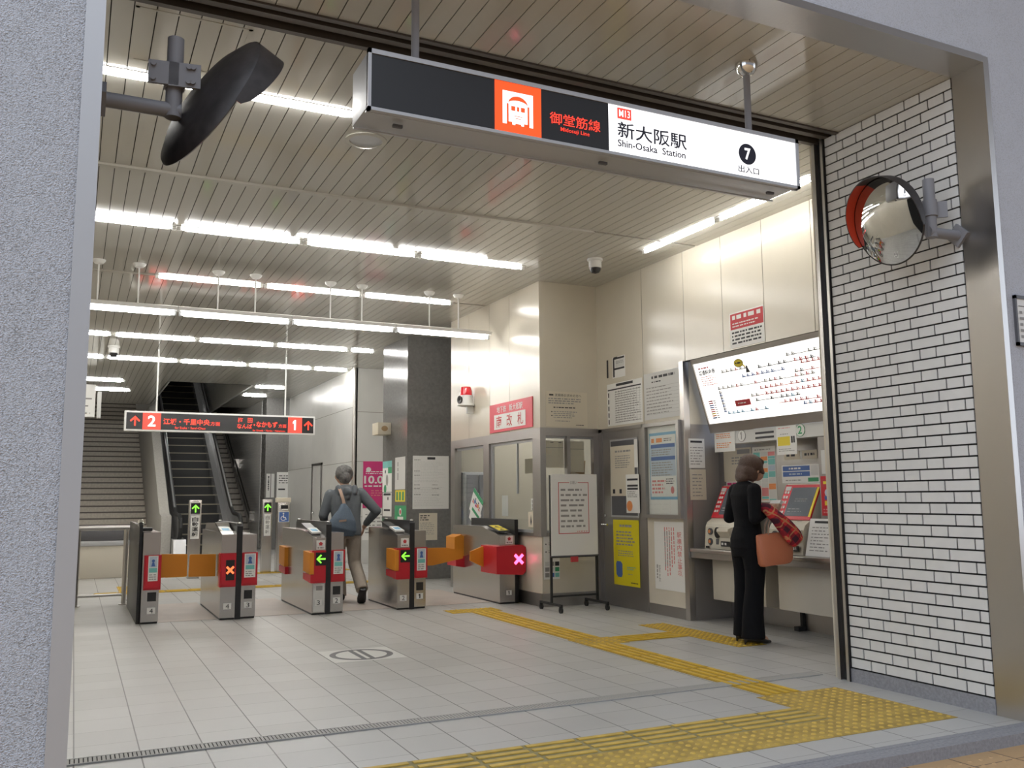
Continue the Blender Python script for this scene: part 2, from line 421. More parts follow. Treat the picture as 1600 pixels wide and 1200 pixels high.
    def cross(s, F, u, v, r, d, m, w=0.3):
        for a in (R(45), R(-45)):
            c, sn = math.cos(a), math.sin(a)
            s.add([F.p(u + r * (x * c - y * sn), v + r * (x * sn + y * c), d) for x, y in ((-1, -w), (1, -w), (1, w), (-1, w))], [(0, 1, 2, 3)], m)
        return s
    def build(s, name, parent=None, origin=None, smooth=True, angle=38, kind=None):
        if parent is not None: origin = ORG[parent]
        elif origin is None:
            xs = [v.x for v in s.v]; ys = [v.y for v in s.v]; zs = [v.z for v in s.v]
            origin = Vector(((min(xs) + max(xs)) / 2, (min(ys) + max(ys)) / 2, min(zs)))
            if kind == 'structure': origin = Vector((0, 0, 0))
        origin = Vector(origin)
        me = bpy.data.meshes.new(name)
        me.from_pydata([v - origin for v in s.v], [], s.f)
        for m in s.mats: me.materials.append(m)
        me.polygons.foreach_set('material_index', s.m)
        if smooth:
            me.polygons.foreach_set('use_smooth', [True] * len(me.polygons))
            me.set_sharp_from_angle(angle=R(angle))
        me.validate(); me.update()
        o = bpy.data.objects.new(name, me); COL.objects.link(o)
        if parent is None: o.location = origin
        else: o.parent = parent
        ORG[o] = origin
        if kind: o['kind'] = kind
        return o

def tag(o, label, cat, group=None):
    o['label'] = label; o['category'] = cat
    if group: o['group'] = group
    return o
def thing(name, loc, label, cat, group=None):
    o = bpy.data.objects.new(name, None); COL.objects.link(o)
    o.empty_display_size = 0.1; o.location = loc; ORG[o] = Vector(loc)
    return tag(o, label, cat, group)
def part(o, label): o['label'] = label; return o
def struct(name, mb, **k): return mb.build(name, kind='structure', **k)

# ================================================================== SETTING
CH = 3.83
# --- floors
b = MB(); b.add([(-1.0, 4.95, 0), (7.2, 4.95, 0), (7.2, 60, 0), (-1.0, 60, 0)], [(0, 1, 2, 3)], 'floor')
b.add([(-1.0, 3.4, 0), (4.95, 3.4, 0), (4.95, 4.95, 0), (-1.0, 4.95, 0)], [(0, 1, 2, 3)], 'floor')
b.add([(4.95, 4.8, 0), (7.2, 4.8, 0), (7.2, 4.95, 0), (4.95, 4.95, 0)], [(0, 1, 2, 3)], 'floor')
struct('floor', b, smooth=False)
b = MB(); b.box(-14, 20, 3.30, 3.401, -0.4, -0.0005, 'curb'); b.box(0.02, 4.8, 3.401, 3.44, -0.05, 0.0015, 'curb')
struct('trim_curb', b, smooth=False)
b = MB(); b.add([(-14, -16, -0.06), (20, -16, -0.06), (20, 3.302, -0.06), (-14, 3.302, -0.06)], [(0, 1, 2, 3)], 'paver')
for i in range(26):                      # the faint studs of the pavers nearest the step
    for j in range(10):
        x, y = 2.4 + i * 0.075, 2.54 + j * 0.075
        b.lathe((x, y, -0.061), (0, 0, 1), [(0.013, 0), (0.009, 0.005), (0.0, 0.005)], 'paver', seg=8)
struct('floor_pavement', b)
b = MB(); b.box(0.0, 4.8, 4.955, 5.055, 0.0005, 0.003, 'drain_dark')
for i in range(240):
    x = 0.005 + i * 0.02; b.box(x, x + 0.0145, 4.96, 5.05, 0.002, 0.006, 'drain')
b.box(0, 4.8, 4.95, 4.96, 0.001, 0.007, 'drain'); b.box(0, 4.8, 5.05, 5.06, 0.001, 0.007, 'drain')
struct('trim_drain', b, smooth=False)
b = MB()
for x0, x1 in ((0.84, 1.42), (1.80, 2.37), (2.72, 3.35), (3.70, 4.60)): b.box(x0, x1, 10.16, 11.9, 0.0005, 0.003, 'pad')
struct('floor_gate_pads', b, smooth=False)

# --- yellow tactile paving
def tactile(name, kind, x0, x1, y0, y1, along='y', m='tactile'):
    b = MB(); b.box(x0, x1, y0, y1, 0.0006, 0.003, m + ('_groove' if kind == 'bar' and m == 'tactile2' else '_base'))
    nx, ny = max(1, round((x1 - x0) / 0.3)), max(1, round((y1 - y0) / 0.3))
    if kind == 'dot':
        px, py = (x1 - x0) / (nx * 5), (y1 - y0) / (ny * 5)
        for i in range(nx * 5):
            for j in range(ny * 5):
                b.lathe((x0 + (i + .5) * px, y0 + (j + .5) * py, 0.0028), (0, 0, 1), [(0.0155, 0), (0.010, 0.0055), (0.0, 0.006)], m, seg=10)
    else:
        for a in range(nx if along == 'x' else ny):
            for k in range(4):
                if along == 'x':
                    w = (y1 - y0) / 4; c = y0 + (k + .5) * w; xa = x0 + a * (x1 - x0) / nx
                    b.box(xa + 0.012, xa + (x1 - x0) / nx - 0.012, c - 0.018, c + 0.018, 0.0028, 0.0090, m, bev=0.004)
                else:
                    w = (x1 - x0) / 4; c = x0 + (k + .5) * w; ya = y0 + a * (y1 - y0) / ny
                    b.box(c - 0.018, c + 0.018, ya + 0.012, ya + (y1 - y0) / ny - 0.012, 0.0028, 0.0090, m, bev=0.004)
    o = b.build(name, kind='structure'); return o
tactile('floor_guide_front', 'bar', 0.3, 3.9, 3.98, 4.28, 'x', 'tactile2')
tactile('floor_warning_front', 'dot', 0.3, 3.9, 3.68, 3.98, m='tactile2')
tactile('floor_warning_corner', 'dot', 3.9, 4.56, 3.68, 4.60, m='tactile2')
tactile('floor_guide_entry', 'bar', 3.98, 4.28, 4.60, 6.8, 'y')
tactile('floor_warning_crossing', 'dot', 3.98, 4.40, 6.8, 7.15)
tactile('floor_guide_hall', 'bar', 4.0, 4.32, 7.15, 9.35, 'y')
tactile('floor_warning_gate', 'dot', 3.78, 4.38, 9.35, 9.65)
tactile('floor_guide_machines', 'bar', 4.40, 5.05, 6.83, 7.13, 'x')
tactile('floor_warning_machines', 'dot', 5.05, 5.35, 6.15, 7.65)
tactile('floor_guide_beyond', 'bar', 0.3, 4.5, 13.4, 13.7, 'x')
tactile('floor_guide_far', 'bar', 1.4, 4.5, 15.9, 16.2, 'x')
tactile('floor_warning_left', 'dot', 0.62, 0.92, 13.7, 14.6)

# --- facade
b = MB()
b.box(-14, 0.0, 3.402, 4.70, -0.4, 9, 'concrete')
struct('wall_front_left', b, smooth=False)
b = MB(); b.box(-0.045, 0.02, 3.394, 3.62, -0.02, CH, 'alu'); b.box(0.0, 0.02, 3.62, 4.69, 0.0, CH, 'grout')
struct('trim_jamb_left', b, smooth=False)
b = MB(); b.box(4.83, 20, 3.402, 4.80, -0.4, 9, 'concrete2')
struct('wall_front_right', b, smooth=False)
b = MB(); b.box(0.0, 4.83, 3.402, 4.2, CH + 0.03, 9, 'concrete2')
struct('wall_front_header', b, smooth=False)
b = MB(); b.box(4.8, 4.845, 3.394, 3.615, 0.0, CH + 0.04, 'steel'); struct('trim_jamb_right', b, smooth=False)
b = MB(); b.box(0.0, 4.80, 3.394, 3.615, CH, CH + 0.045, 'steel'); struct('trim_header', b, smooth=False)

b = MB(); b.box(-16, 24, -17, -16, -0.06, 11, 'curb'); struct('wall_across_street', b, smooth=False)  # unseen building added to dim the horizon in the steel reflections
b = MB(); b.box(3.6, 24, -5, 3.39, 7.6, 8.2, 'curb'); struct('ceiling_added_shade', b, smooth=False)  # unseen slab added to shade the right street wall
# --- white tiled side wall of the entrance
b = MB(); b.box(4.808, 4.83, 3.615, 4.69, 0.0, CH, 'grout')
z = CH; row = 0; PITCH = 0.0692
while z - PITCH > 0.08:
    off = 3.857 if row % 2 == 0 else 4.035
    # modules of one long and one short tile (0.357 m); the long one begins at `off` going down
    k = -3
    while k < 5:
        a1 = off + k * 0.357; a0 = a1 - 0.237
        for y0, y1 in ((a0, a1), (a0 - 0.12, a0)):
            c0, c1 = max(y0, 3.617), min(y1, 4.685)
            if c1 - c0 > 0.02: b.box(4.800, 4.812, c0 + 0.0052, c1 - 0.0052, z - PITCH + 0.0052, z - 0.0052, 'tile')
        k += 1
    z -= PITCH; row += 1
struct('wall_tiled_right', b, smooth=False)
b = MB(); b.box(4.795, 4.83, 3.615, 4.69, 0, 0.088, 'curb'); struct('baseboard_tiled_right', b, smooth=False)
# shutter guide rail and ceiling slot
b = MB()
b.box(4.79, 4.83, 4.69, 4.72, 0, CH, 'steel'); b.box(4.82, 4.85, 4.72, 4.77, 0, CH, 'black'); b.box(4.785, 4.83, 4.77, 4.80, 0, CH, 'steel')
b.box(4.785, 4.80, 4.685, 4.692, 0, CH, 'black')
struct('trim_shutter_guide', b, smooth=False)
b = MB(); b.box(-1, 4.83, 4.545, 4.58, CH - 0.012, CH + .08, 'slot'); b.box(-1, 4.83, 4.76, 4.80, CH - 0.012, CH + .08, 'slot')
b.box(0, 4.83, 4.64, 4.69, CH - 0.004, CH + .02, 'slot'); b.box(0, 4.83, 4.58, 4.76, CH + 0.06, CH + 0.08, 'black')
struct('trim_shutter_slot', b, smooth=False)

# --- ceilings of long slats
b = MB(); P = 0.1111
def slats(y0, y1, x0, x1):
    x = 2.052 + P * math.floor((x0 - 2.052) / P)
    while x < x1:
        a, c = max(x + 0.003, x0), min(x + P - 0.003, x1)
        if c - a > 0.01: b.box(a, c, y0, y1, CH, CH + 0.012, 'slat')
        x += P
slats(3.615, 4.545, 0.0, 4.82)
b.box(-1.0, 4.83, 3.615, 4.545, CH + 0.014, CH + 0.02, 'slat_gap')
slats(4.80, 7.36, -1.0, 5.75); slats(7.40, 10.92, -1.0, 5.75); slats(10.96, 20.9, -1.0, 5.75)
slats(20.9, 26.2, -2.0, 1.75); slats(20.9, 26.2, 3.56, 6.0)
b.box(-1.0, 7.3, 4.80, 20.9, CH + 0.014, CH + 0.02, 'slat_gap')
b.box(-2.0, 1.75, 20.9, 26.2, CH + 0.014, CH + 0.02, 'slat_gap'); b.box(3.56, 6.0, 20.9, 26.2, CH + 0.014, CH + 0.02, 'slat_gap')
struct('ceiling', b, smooth=False)
b = MB(); b.box(-1.0, 4.45, 7.355, 7.41, CH - 0.018, CH + 0.01, 'slat'); struct('trim_ceiling_rib', b, smooth=False)
b = MB(); b.box(-1.0, 0.72, 10.915, 10.965, CH - 0.016, CH + 0.01, 'slat'); struct('trim_ceiling_rib_far', b, smooth=False)
b = MB()
for x0, x1, y0, y1 in ((0.17, 0.19, 4.86, 5.5), (0.75, 0.77, 4.86, 5.5), (0.17, 0.77, 4.86, 4.875), (0.17, 0.77, 5.485, 5.5)): b.box(x0, x1, y0, y1, CH - 0.003, CH + .005, 'slat')
struct('trim_ceiling_hatch', b, smooth=False)

# --- inner walls
def panel_wall(name, F, u0, u1, v0, v1, joints, m='cream', thick=0.06, vj=()):
    b = MB(); b.rect(F, u0, v0, u1, v1, -thick, -0.003, 'joint')
    us = [u0] + sorted(j for j in joints if u0 < j < u1) + [u1]; vs = [v0] + sorted(vj) + [v1]
    for a, c in zip(us, us[1:]):
        for d, e in zip(vs, vs[1:]):
            b.rect(F, a + (0.004 if a != u0 else 0), d + (0.004 if d != v0 else 0), c - (0.004 if c != u1 else 0), e - (0.004 if e != v1 else 0), -thick, 0, m)
    return struct(name, b, smooth=False)
S57 = side(5.7)
panel_wall('wall_right_upper', S57, -9.40, -4.80, 2.66, CH + .02, [-8.41, -7.63, -7.0, -6.4, -5.77])
panel_wall('wall_right_posters', S57, -9.40, -7.73, 2.05, 2.66, [-8.41])
panel_wall('wall_right_lower', S57, -8.40, -7.73, 0.11, 2.05, [])
b = MB(); b.rect(S57, -8.40, 0, -7.73, 0.11, -0.06, 0.004, 'steel_d'); struct('baseboard_right', b, smooth=False)
b = MB(); b.rect(S57, -7.73, 0, -7.66, 2.66, -0.06, 0.012, 'steel'); b.rect(S57, -9.40, 2.02, -8.44, 2.06, -0.06, 0.01, 'steel_d')
b.rect(S57, -8.47, 0, -8.40, 2.06, -0.06, 0.01, 'steel_d'); b.rect(S57, -9.40, 0, -9.31, 2.06, -0.06, 0.01, 'steel_d')
struct('trim_right_frames', b, smooth=False)
b = MB(); b.box(4.83, 5.76, 4.80, 4.86, 0, CH, 'cream'); struct('wall_right_return', b, smooth=False)
# ticket recess shell
b = MB()
b.box(5.762, 6.6, 7.66, 7.70, 0, 2.0, 'cheek'); b.box(5.762, 6.6, 7.66, 7.70, 2.0, 2.66, 'cream')
b.box(6.22, 6.30, 4.86, 7.66, 0, 0.16, 'steel_d'); b.box(6.22, 6.30, 4.86, 7.66, 0.16, 0.72, 'cream2'); b.box(6.12, 6.2, 4.86, 7.66, 0.72, 1.78, 'steel_d')
b.box(5.762, 6.6, 4.86, 7.66, 2.66, 2.70, 'steel_d'); b.box(5.765, 6.6, 4.865, 4.90, 0, 2.66, 'steel_d')
struct('wall_ticket_recess', b, smooth=False)
b = MB(); b.box(5.955, 6.118, 4.90, 6.07, 0.735, 1.77, 'cheek'); struct('wall_ticket_panel', b, smooth=False)
# office corner
F94 = front(9.40)
panel_wall('wall_office_front', F94, 4.97, 5.70, 2.07, CH + .02, [])
panel_wall('wall_office_side', side(4.90), -12.2, -9.47, 2.07, CH + .02, [-11.53, -10.83, -10.22])
b = MB(); b.box(4.90, 4.975, 9.395, 9.47, 2.07, CH + .02, 'cream'); struct('trim_office_corner', b, smooth=False)
b = MB()
b.box(4.895, 4.97, 9.39, 9.59, 0.8, 2.07, 'steel_d'); b.box(4.897, 5.0, 9.59, 12.2, 1.955, 2.07, 'steel_d'); b.box(4.897, 5.0, 12.05, 12.2, 0, 1.955, 'steel_d')
b.box(4.897, 4.98, 10.86, 11.04, 0.84, 1.955, 'steel_d'); b.box(4.97, 5.70, 9.39, 9.46, 1.975, 2.07, 'steel_d')
b.box(5.255, 5.30, 9.39, 9.46, 0.8, 1.975, 'steel_d'); b.box(5.62, 5.70, 9.39, 9.46, 0, 1.975, 'steel_d')
b.box(4.89, 5.0, 9.59, 12.05, 0.80, 0.84, 'steel_d'); b.box(4.97, 5.62, 9.385, 9.46, 0.80, 0.84, 'steel_d')
struct('trim_office_frames', b, smooth=False)
b = MB(); b.box(4.91, 4.97, 9.40, 12.05, 0.15, 0.80, 'cream'); b.box(4.97, 5.62, 9.40, 9.46, 0.15, 0.80, 'cream')
struct('wall_office_base', b, smooth=False)
b = MB(); b.box(4.90, 4.97, 9.395, 12.05, 0, 0.15, 'steel_d'); b.box(4.97, 5.62, 9.395, 9.46, 0, 0.15, 'steel_d'); struct('baseboard_office', b, smooth=False)
b = MB(); b.box(8.0, 8.06, 9.4, 12.3, 0, CH, 'cream'); b.box(5.0, 8.0, 12.2, 12.26, 0, CH, 'cream'); b.box(5.7, 8.0, 9.40, 9.46, 0, CH, 'cream'); b.box(4.98, 8.0, 9.46, 12.2, 2.7, 2.74, 'white')
struct('wall_office_inside', b, smooth=False)
# windows of the office
def window(n, mb_frame, mb_pane):
    f = struct('window_%d' % n, mb_frame, smooth=False); mb_pane.build('pane', f, smooth=False); return f
b = MB(); b.box(4.93, 4.955, 9.60, 10.86, 0.84, 0.87, 'alu'); b.box(4.93, 4.955, 9.60, 10.86, 1.92, 1.955, 'alu'); b.box(4.93, 4.955, 10.82, 10.86, 0.87, 1.92, 'alu'); b.box(4.93, 4.955, 10.08, 10.10, 1.30, 1.92, 'alu')
p = MB(); p.q(side(4.942), -10.82, .87, -9.60, 1.92, 0, 'glass'); window(1, b, p)
b = MB(); b.box(4.93, 4.955, 11.04, 12.05, 0.84, 0.87, 'alu'); b.box(4.93, 4.955, 11.04, 12.05, 1.92, 1.955, 'alu'); b.box(4.93, 4.955, 11.04, 11.08, 0.87, 1.92, 'alu')
p = MB(); p.q(side(4.942), -12.05, .87, -11.08, 1.92, 0, 'glass'); window(2, b, p)
b = MB(); b.box(4.97, 5.255, 9.42, 9.44, 0.84, 0.87, 'alu'); b.box(4.97, 5.255, 9.42, 9.44, 1.945, 1.975, 'alu')
p = MB(); p.q(front(9.43), 4.97, .87, 5.255, 1.945, 0, 'glass'); window(3, b, p)
b = MB(); b.box(5.30, 5.62, 9.42, 9.44, 0.84, 0.87, 'alu'); b.box(5.30, 5.62, 9.42, 9.44, 1.945, 1.975, 'alu')
p = MB(); p.q(front(9.43), 5.30, .87, 5.62, 1.945, 0, 'glass'); window(4, b, p)
# door on the right wall
b = MB(); b.rect(S57, -9.31, 0.005, -8.47, 2.02, -0.05, -0.002, 'steel_d'); b.rect(S57, -9.14, 1.02, -8.56, 1.92, -0.002, 0.004, 'alu'); b.rect(S57, -9.12, 1.04, -8.58, 1.90, 0.004, 0.005, 'darkpaint')
d = struct('door_1', b, smooth=False)
b = MB(); b.cyl(S57.p(-9.27, 0.93, 0), S57.p(-9.27, 0.93, 0.05), 0.012, 'chrome'); b.cyl(S57.p(-9.28, 0.93, 0.05), S57.p(-9.16, 0.93, 0.05), 0.011, 'chrome'); b.cyl(S57.p(-9.27, 1.03, 0), S57.p(-9.27, 1.03, 0.012), 0.02, 'chrome')
part(b.build('door_handle', d), 'chrome lever handle')
# beyond the gates: granite column, cream walls, far column, left wall
b = MB(); b.box(4.68, 5.55, 13.5, 14.75, 0, CH + .01, 'darkstone'); struct('wall_granite_column', b, smooth=False)
panel_wall('wall_far_front', front(17.33), 4.91, 5.9, 0, CH + .02, [], 'greywall', vj=[0.9, 1.98, 2.96])
panel_wall('wall_far_side', side(4.91), -23.4, -17.33, 0, CH + .02, [-20.9, -19.1], 'greywall', vj=[1.98, 3.06])
b = MB(); b.cyl((4.905, 17.325, 0), (4.905, 17.325, CH), 0.035, 'steel', seg=14); struct('trim_far_corner', b)
b = MB(); b.rect(side(4.91), -20.75, 0, -20.65, 2.05, 0.0, 0.02, 'steel_d'); b.rect(side(4.91), -19.9, 0, -19.8, 2.05, 0.0, 0.02, 'steel_d'); b.rect(side(4.91), -20.65, 0, -19.9, 2.0, 0.0, 0.008, 'greywall'); b.rect(side(4.91), -20.75, 2.0, -19.8, 2.05, 0, 0.02, 'steel_d')
d2 = struct('door_2', b, smooth=False)
b = MB(); b.ball(side(4.91).p(-20.5, 0.95, 0.04), 0.035, 'chrome'); b.build('door_handle', d2)
b = MB(); b.box(4.33, 6.0, 23.4, 24.0, 0, CH + 0.01, 'darkstone'); struct('wall_far_column', b, smooth=False)
b = MB(); b.box(4.97, 7.3, 14.75, 14.8, 0, CH, 'greywall'); b.box(5.5, 7.3, 12.26, 12.3, 0, CH, 'greywall'); b.box(5.9, 5.96, 12.3, 17.4, 0, CH, 'greywall'); struct('wall_right_behind', b, smooth=False)
# far tiled wall along the right stairs
b = MB(); b.box(4.33, 4.40, 24.0, 42, 0, 9, 'parapet')
for i in range(75):
    z = 0.05 + i * 0.075
    b.box(4.322, 4.335, 24.0, 36, z, z + 0.066, 'tile')
struct('wall_stairs_right', b, smooth=False)
b = MB(); b.box(-1.06, -1.0, 4.69, 24.7, 0, CH + .02, 'cream'); struct('wall_left', b, smooth=False)
b = MB(); b.box(-2.1, -2.04, 24, 42, 0, 9, 'greywall'); b.box(-2.1, -1.0, 24.0, 24.7, 0, CH, 'greywall'); struct('wall_stairs_left', b, smooth=False)
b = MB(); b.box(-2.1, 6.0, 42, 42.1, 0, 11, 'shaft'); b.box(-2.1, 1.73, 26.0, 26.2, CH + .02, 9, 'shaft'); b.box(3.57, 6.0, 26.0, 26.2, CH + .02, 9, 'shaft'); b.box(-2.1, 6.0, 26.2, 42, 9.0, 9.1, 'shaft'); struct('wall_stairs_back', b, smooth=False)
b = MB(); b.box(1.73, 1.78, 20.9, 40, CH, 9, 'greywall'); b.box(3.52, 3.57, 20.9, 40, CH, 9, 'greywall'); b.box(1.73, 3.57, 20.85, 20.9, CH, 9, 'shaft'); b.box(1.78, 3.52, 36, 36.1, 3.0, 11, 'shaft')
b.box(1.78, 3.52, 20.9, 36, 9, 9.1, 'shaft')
struct('wall_escalator_shaft', b, smooth=False)
# stairs
def stairs(name, x0, x1, y0, n, rise=0.16, run=0.30):
    b = MB()
    for i in range(n):
        y = y0 + i * run
        b.box(x0, x1, y, y0 + n * run + 0.5, i * rise, (i + 1) * rise, 'stairstone')
        b.box(x0 + .01, x1 - .01, y - 0.004, y + 0.05, (i + 1) * rise - 0.035, (i + 1) * rise + 0.002, 'stairedge')
    return struct(name, b, smooth=False)
stairs('floor_stairs_left', -2.04, 1.75, 24.7, 38)
stairs('floor_stairs_right', 3.62, 4.32, 24.7, 38)

# ================================================================== LAMPS
ORD = ['first', 'second', 'third', 'fourth', 'fifth', 'sixth', 'seventh']
def lamp_parts(root, a, c, z, hang=False):
    """a..c: ends of the tube at ceiling height z"""
    a, c = Vector(a), Vector(c); d = (c - a).normalized(); s = d.cross(Vector((0, 0, 1)))
    b = MB(); F = Face(a, d); L = (c - a).length
    k = [a + s * x + Vector((0, 0, h)) for x, h in ((-.050, .03), (.050, .03), (.042, -.004), (-.042, -.004))]
    k2 = [p + d * L for p in k]
    b.add(k + k2, [(0, 1, 2, 3), (7, 6, 5, 4), (0, 4, 5, 1), (1, 5, 6, 2), (2, 6, 7, 3), (3, 7, 4, 0)], 'lampwhite')
    b.build('housing', root, smooth=False)
    t = MB(); q = Vector((0, 0, -0.014)); tm = 'tube_far' if a.y > 14 else 'tube'
    t.loft([(a + d * 0.035 + q, .011), (a + d * 0.10 + q, .021), (c - d * 0.10 + q, .021), (c - d * 0.035 + q, .011)], tm, 14); t.build('tube', root)
    for e, sg in ((a, 1), (c, -1)):
        h = MB(); p = e + d * sg * 0.024
        h.box(p.x - .018, p.x + .018, p.y - .018, p.y + .018, p.z - .036, p.z + .002, 'lampwhite', bev=.005); h.build('socket', root)
def lamp(a, c, label, group, cat='ceiling lamp'):
    m = (Vector(a) + Vector(c)) / 2
    t = thing('fluorescent_lamp', m, label, cat, group); lamp_parts(t, a, c, a[2]); return t
def row(y, xs, desc, grp):  # desc names the row by what it hangs over
    n = len(xs) - 1
    for i in range(n):
        o = ORD[n - 1 - i]
        lamp((xs[i], y, CH), (xs[i + 1], y, CH), '%s tube from the right in the ceiling row %s' % (o, desc), grp)
row(5.69, [-0.9, 0.36, 1.62], 'behind the entrance sign', 'tubes of the first ceiling row')
row(8.87, [-0.48, 0.755, 1.958, 3.177, 4.447], 'next beyond the ceiling rib', 'tubes of the second ceiling row')
row(10.95, [0.72, 1.95, 3.177, 4.416], 'just above the trough lamp', 'tubes of the third ceiling row')
row(15.2, [-0.82, 0.43, 1.68, 2.924, 4.191, 4.66], 'next behind the trough lamp', 'tubes of the fourth ceiling row')
row(17.7, [-0.86, 0.39, 1.643, 2.892, 4.149, 4.88], 'beside the far dome camera', 'tubes of the fifth ceiling row')
lamp((-0.35, 21.1, CH), (0.88, 21.1, CH), 'nearer lit tube over the wide stone stairs on the left', 'tubes over the left stairs')
lamp((-0.15, 22.9, CH), (1.09, 22.9, CH), 'farther lit tube over the wide stone stairs on the left', 'tubes over the left stairs')
lamp((3.60, 21.1, CH), (4.33, 21.1, CH), 'nearer lit tube over the narrow stairs right of the escalator', 'tubes over the right stairs')
lamp((3.62, 22.9, CH), (4.25, 22.9, CH), 'farther lit tube over the narrow stairs right of the escalator', 'tubes over the right stairs')
for x, yy, lb in ((-.2, 28.6, 'unseen tube added high in the left stairwell, nearer the hall'), (-.2, 32.0, 'unseen tube added high in the left stairwell, farther up')): lamp((x, yy, 8.9), (x + 1.24, yy, 8.9), lb, None)  # unseen tubes added to brighten the stairs
lamp((2.1, 30.5, 8.95), (3.34, 30.5, 8.95), 'unseen tube added high in the escalator shaft', None)  # unseen tube added for more light on the escalator
lamp((5.30, 5.28, CH), (5.30, 6.52, CH), 'lit tube along the cream wall, the end nearer the tiled wall', 'tubes along the ticket wall')
lamp((5.30, 6.52, CH), (5.30, 7.76, CH), 'lit tube along the cream wall, the end nearer the white dome camera', 'tubes along the ticket wall')
lamp((5.4, 10.4, 2.70), (6.64, 10.4, 2.70), 'nearer unseen tube added on the ceiling inside the station office', None)  # both office tubes are added to brighten the room behind the glass
lamp((5.4, 11.5, 2.70), (6.64, 11.5, 2.70), 'farther unseen tube added on the ceiling inside the station office', None)
# hanging trough lamp
t = thing('hanging_lamp', (2.3, 10.48, 3.33), 'long white trough lamp with four lit tubes hanging on thin rods', 'hanging lamp')
b = MB()
xs = [-0.30, 0.939, 2.193, 3.462, 4.744]
k = [(-.09, .035), (-.04, .05), (.04, .05), (.09, .035), (.06, .0), (-.06, .0)]
for x0, x1 in zip(xs, xs[1:]):
    b.prism(Face((0, 10.48, 3.335), (0, 1, 0)), k, x0 + 0.004, x1 - 0.004, 'lampwhite')
b.build('trough', t, smooth=False)
for x0, x1 in zip(xs, xs[1:]):
    q = MB(); q.loft([((x0 + .04, 10.48, 3.305), .011), ((x0 + .08, 10.48, 3.305), .024), ((x1 - .08, 10.48, 3.305), .024), ((x1 - .04, 10.48, 3.305), .011)], 'tube', 12); q.build('tube', t)
    for x in (x0 + .025, x1 - .025):
        q = MB(); q.box(x - .012, x + .012, 10.46, 10.50, 3.28, 3.337, 'alu', bev=.004); q.build('socket', t)
for x in (0.122, 0.526, 1.363, 1.777, 2.654, 3.041, 3.914, 4.308):
    q = MB(); q.cyl((x, 10.48, 3.38), (x, 10.48, CH - .02), 0.009, 'white', seg=10); q.lathe((x, 10.48, CH), (0, 0, -1), [(.07, 0), (.068, .012), (.045, .04), (.01, .045)], 'white', 20); q.build('hanger', t)

# ================================================================== ENTRANCE SIGN
t = thing('hanging_sign', (2.46, 4.02, 3.046), 'long lit box sign hanging at the entrance, half black and half white', 'sign')
FS = front(3.89)
b = MB()
b.box(1.142, 3.775, 3.893, 4.15, 3.06, 3.332, 'alu', bev=.004)
b.build('box', t)
b = MB()
for u0, v0, u1, v1 in ((1.142, 3.325, 3.775, 3.348), (1.142, 3.046, 3.775, 3.062), (1.142, 3.046, 1.158, 3.348), (3.752, 3.046, 3.775, 3.348)): b.rect(FS, u0, v0, u1, v1, -0.02, 0.006, 'alu')
b.box(1.142, 3.775, 3.91, 3.925, 3.043, 3.05, 'alu'); b.box(1.142, 3.775, 4.12, 4.135, 3.043, 3.05, 'alu')
b.build('frame', t, smooth=False)
b = MB(); b.q(FS, 1.158, 3.06, 1.793, 3.326, 0.0, 'signblack'); b.q(FS, 2.054, 3.06, 2.457, 3.326, 0.0, 'signblack'); part(b.build('black_panel', t, smooth=False), 'unlit black panel')
b = MB(); b.q(FS, 1.793, 3.06, 2.054, 3.326, 0.001, 'signred'); pr = part(b.build('red_panel', t, smooth=False), 'lit red panel with a white train')
b = MB()
# train in a tunnel, white on red
b.q(FS, 1.836, 3.105, 2.006, 3.278, 0.003, 'signwhite')
b.add([FS.p(u, v, 0.0045) for u, v in ((1.858, 3.10), (1.868, 3.10), (1.868, 3.212), (1.858, 3.212))], [(0, 1, 2, 3)], 'signred')
b.add([FS.p(u, v, 0.0045) for u, v in ((1.974, 3.10), (1.984, 3.10), (1.984, 3.212), (1.974, 3.212))], [(0, 1, 2, 3)], 'signred')
arc = [(1.921 + 0.055 * math.cos(a), 3.212 + 0.045 * math.sin(a)) for a in [R(180 - i * 15) for i in range(13)]]
b.add([FS.p(u, v, 0.0045) for u, v in arc] + [FS.p(1.921 + 0.055 * math.cos(a), 3.212 + 0.022 * math.sin(a), 0.0045) for a in [R(i * 15) for i in range(13)]], [list(range(26))], 'signred')
for u0, u1 in ((1.883, 1.905), (1.915, 1.927), (1.937, 1.959)): b.q(FS, u0, 3.178, u1, 3.202, 0.0045, 'signred')
b.q(FS, 1.90, 3.150, 1.944, 3.153, 0.0045, 'signred'); b.q(FS, 1.905, 3.138, 1.938, 3.141, 0.0045, 'signred')
b.q(FS, 1.858, 3.104, 1.888, 3.118, 0.0045, 'signred'); b.q(FS, 1.954, 3.104, 1.984, 3.118, 0.0045, 'signred'); b.q(FS, 1.905, 3.104, 1.938, 3.112, 0.0045, 'signred')
b.build('pictogram', pr, smooth=False)
b = MB(); b.text(FS, '御堂筋線', 2.102, 3.152, 2.404, 3.225, 0.003, 'signredtext', 0.008); b.text(FS, 'Midosuji Line', 2.165, 3.114, 2.337, 3.142, 0.003, 'signredtext', 0.008)
part(b.build('lettering', t, smooth=False), 'lit red line name')
b = MB(); b.q(FS, 2.457, 3.06, 3.754, 3.326, 0.001, 'signwhite'); pw = part(b.build('white_panel', t, smooth=False), 'lit white panel with the station name')
b = MB(); b.q(FS, 2.511, 3.253, 2.60, 3.314, 0.003, 'signred2'); b.text(FS, 'M13', 2.522, 3.264, 2.590, 3.304, 0.0045, 'signwhite', 0.008); b.build('code_badge', pw, smooth=False)
b = MB()
b.text(FS, '新大阪駅', 2.511, 3.148, 2.961, 3.238, 0.003, 'signink', 0.012)
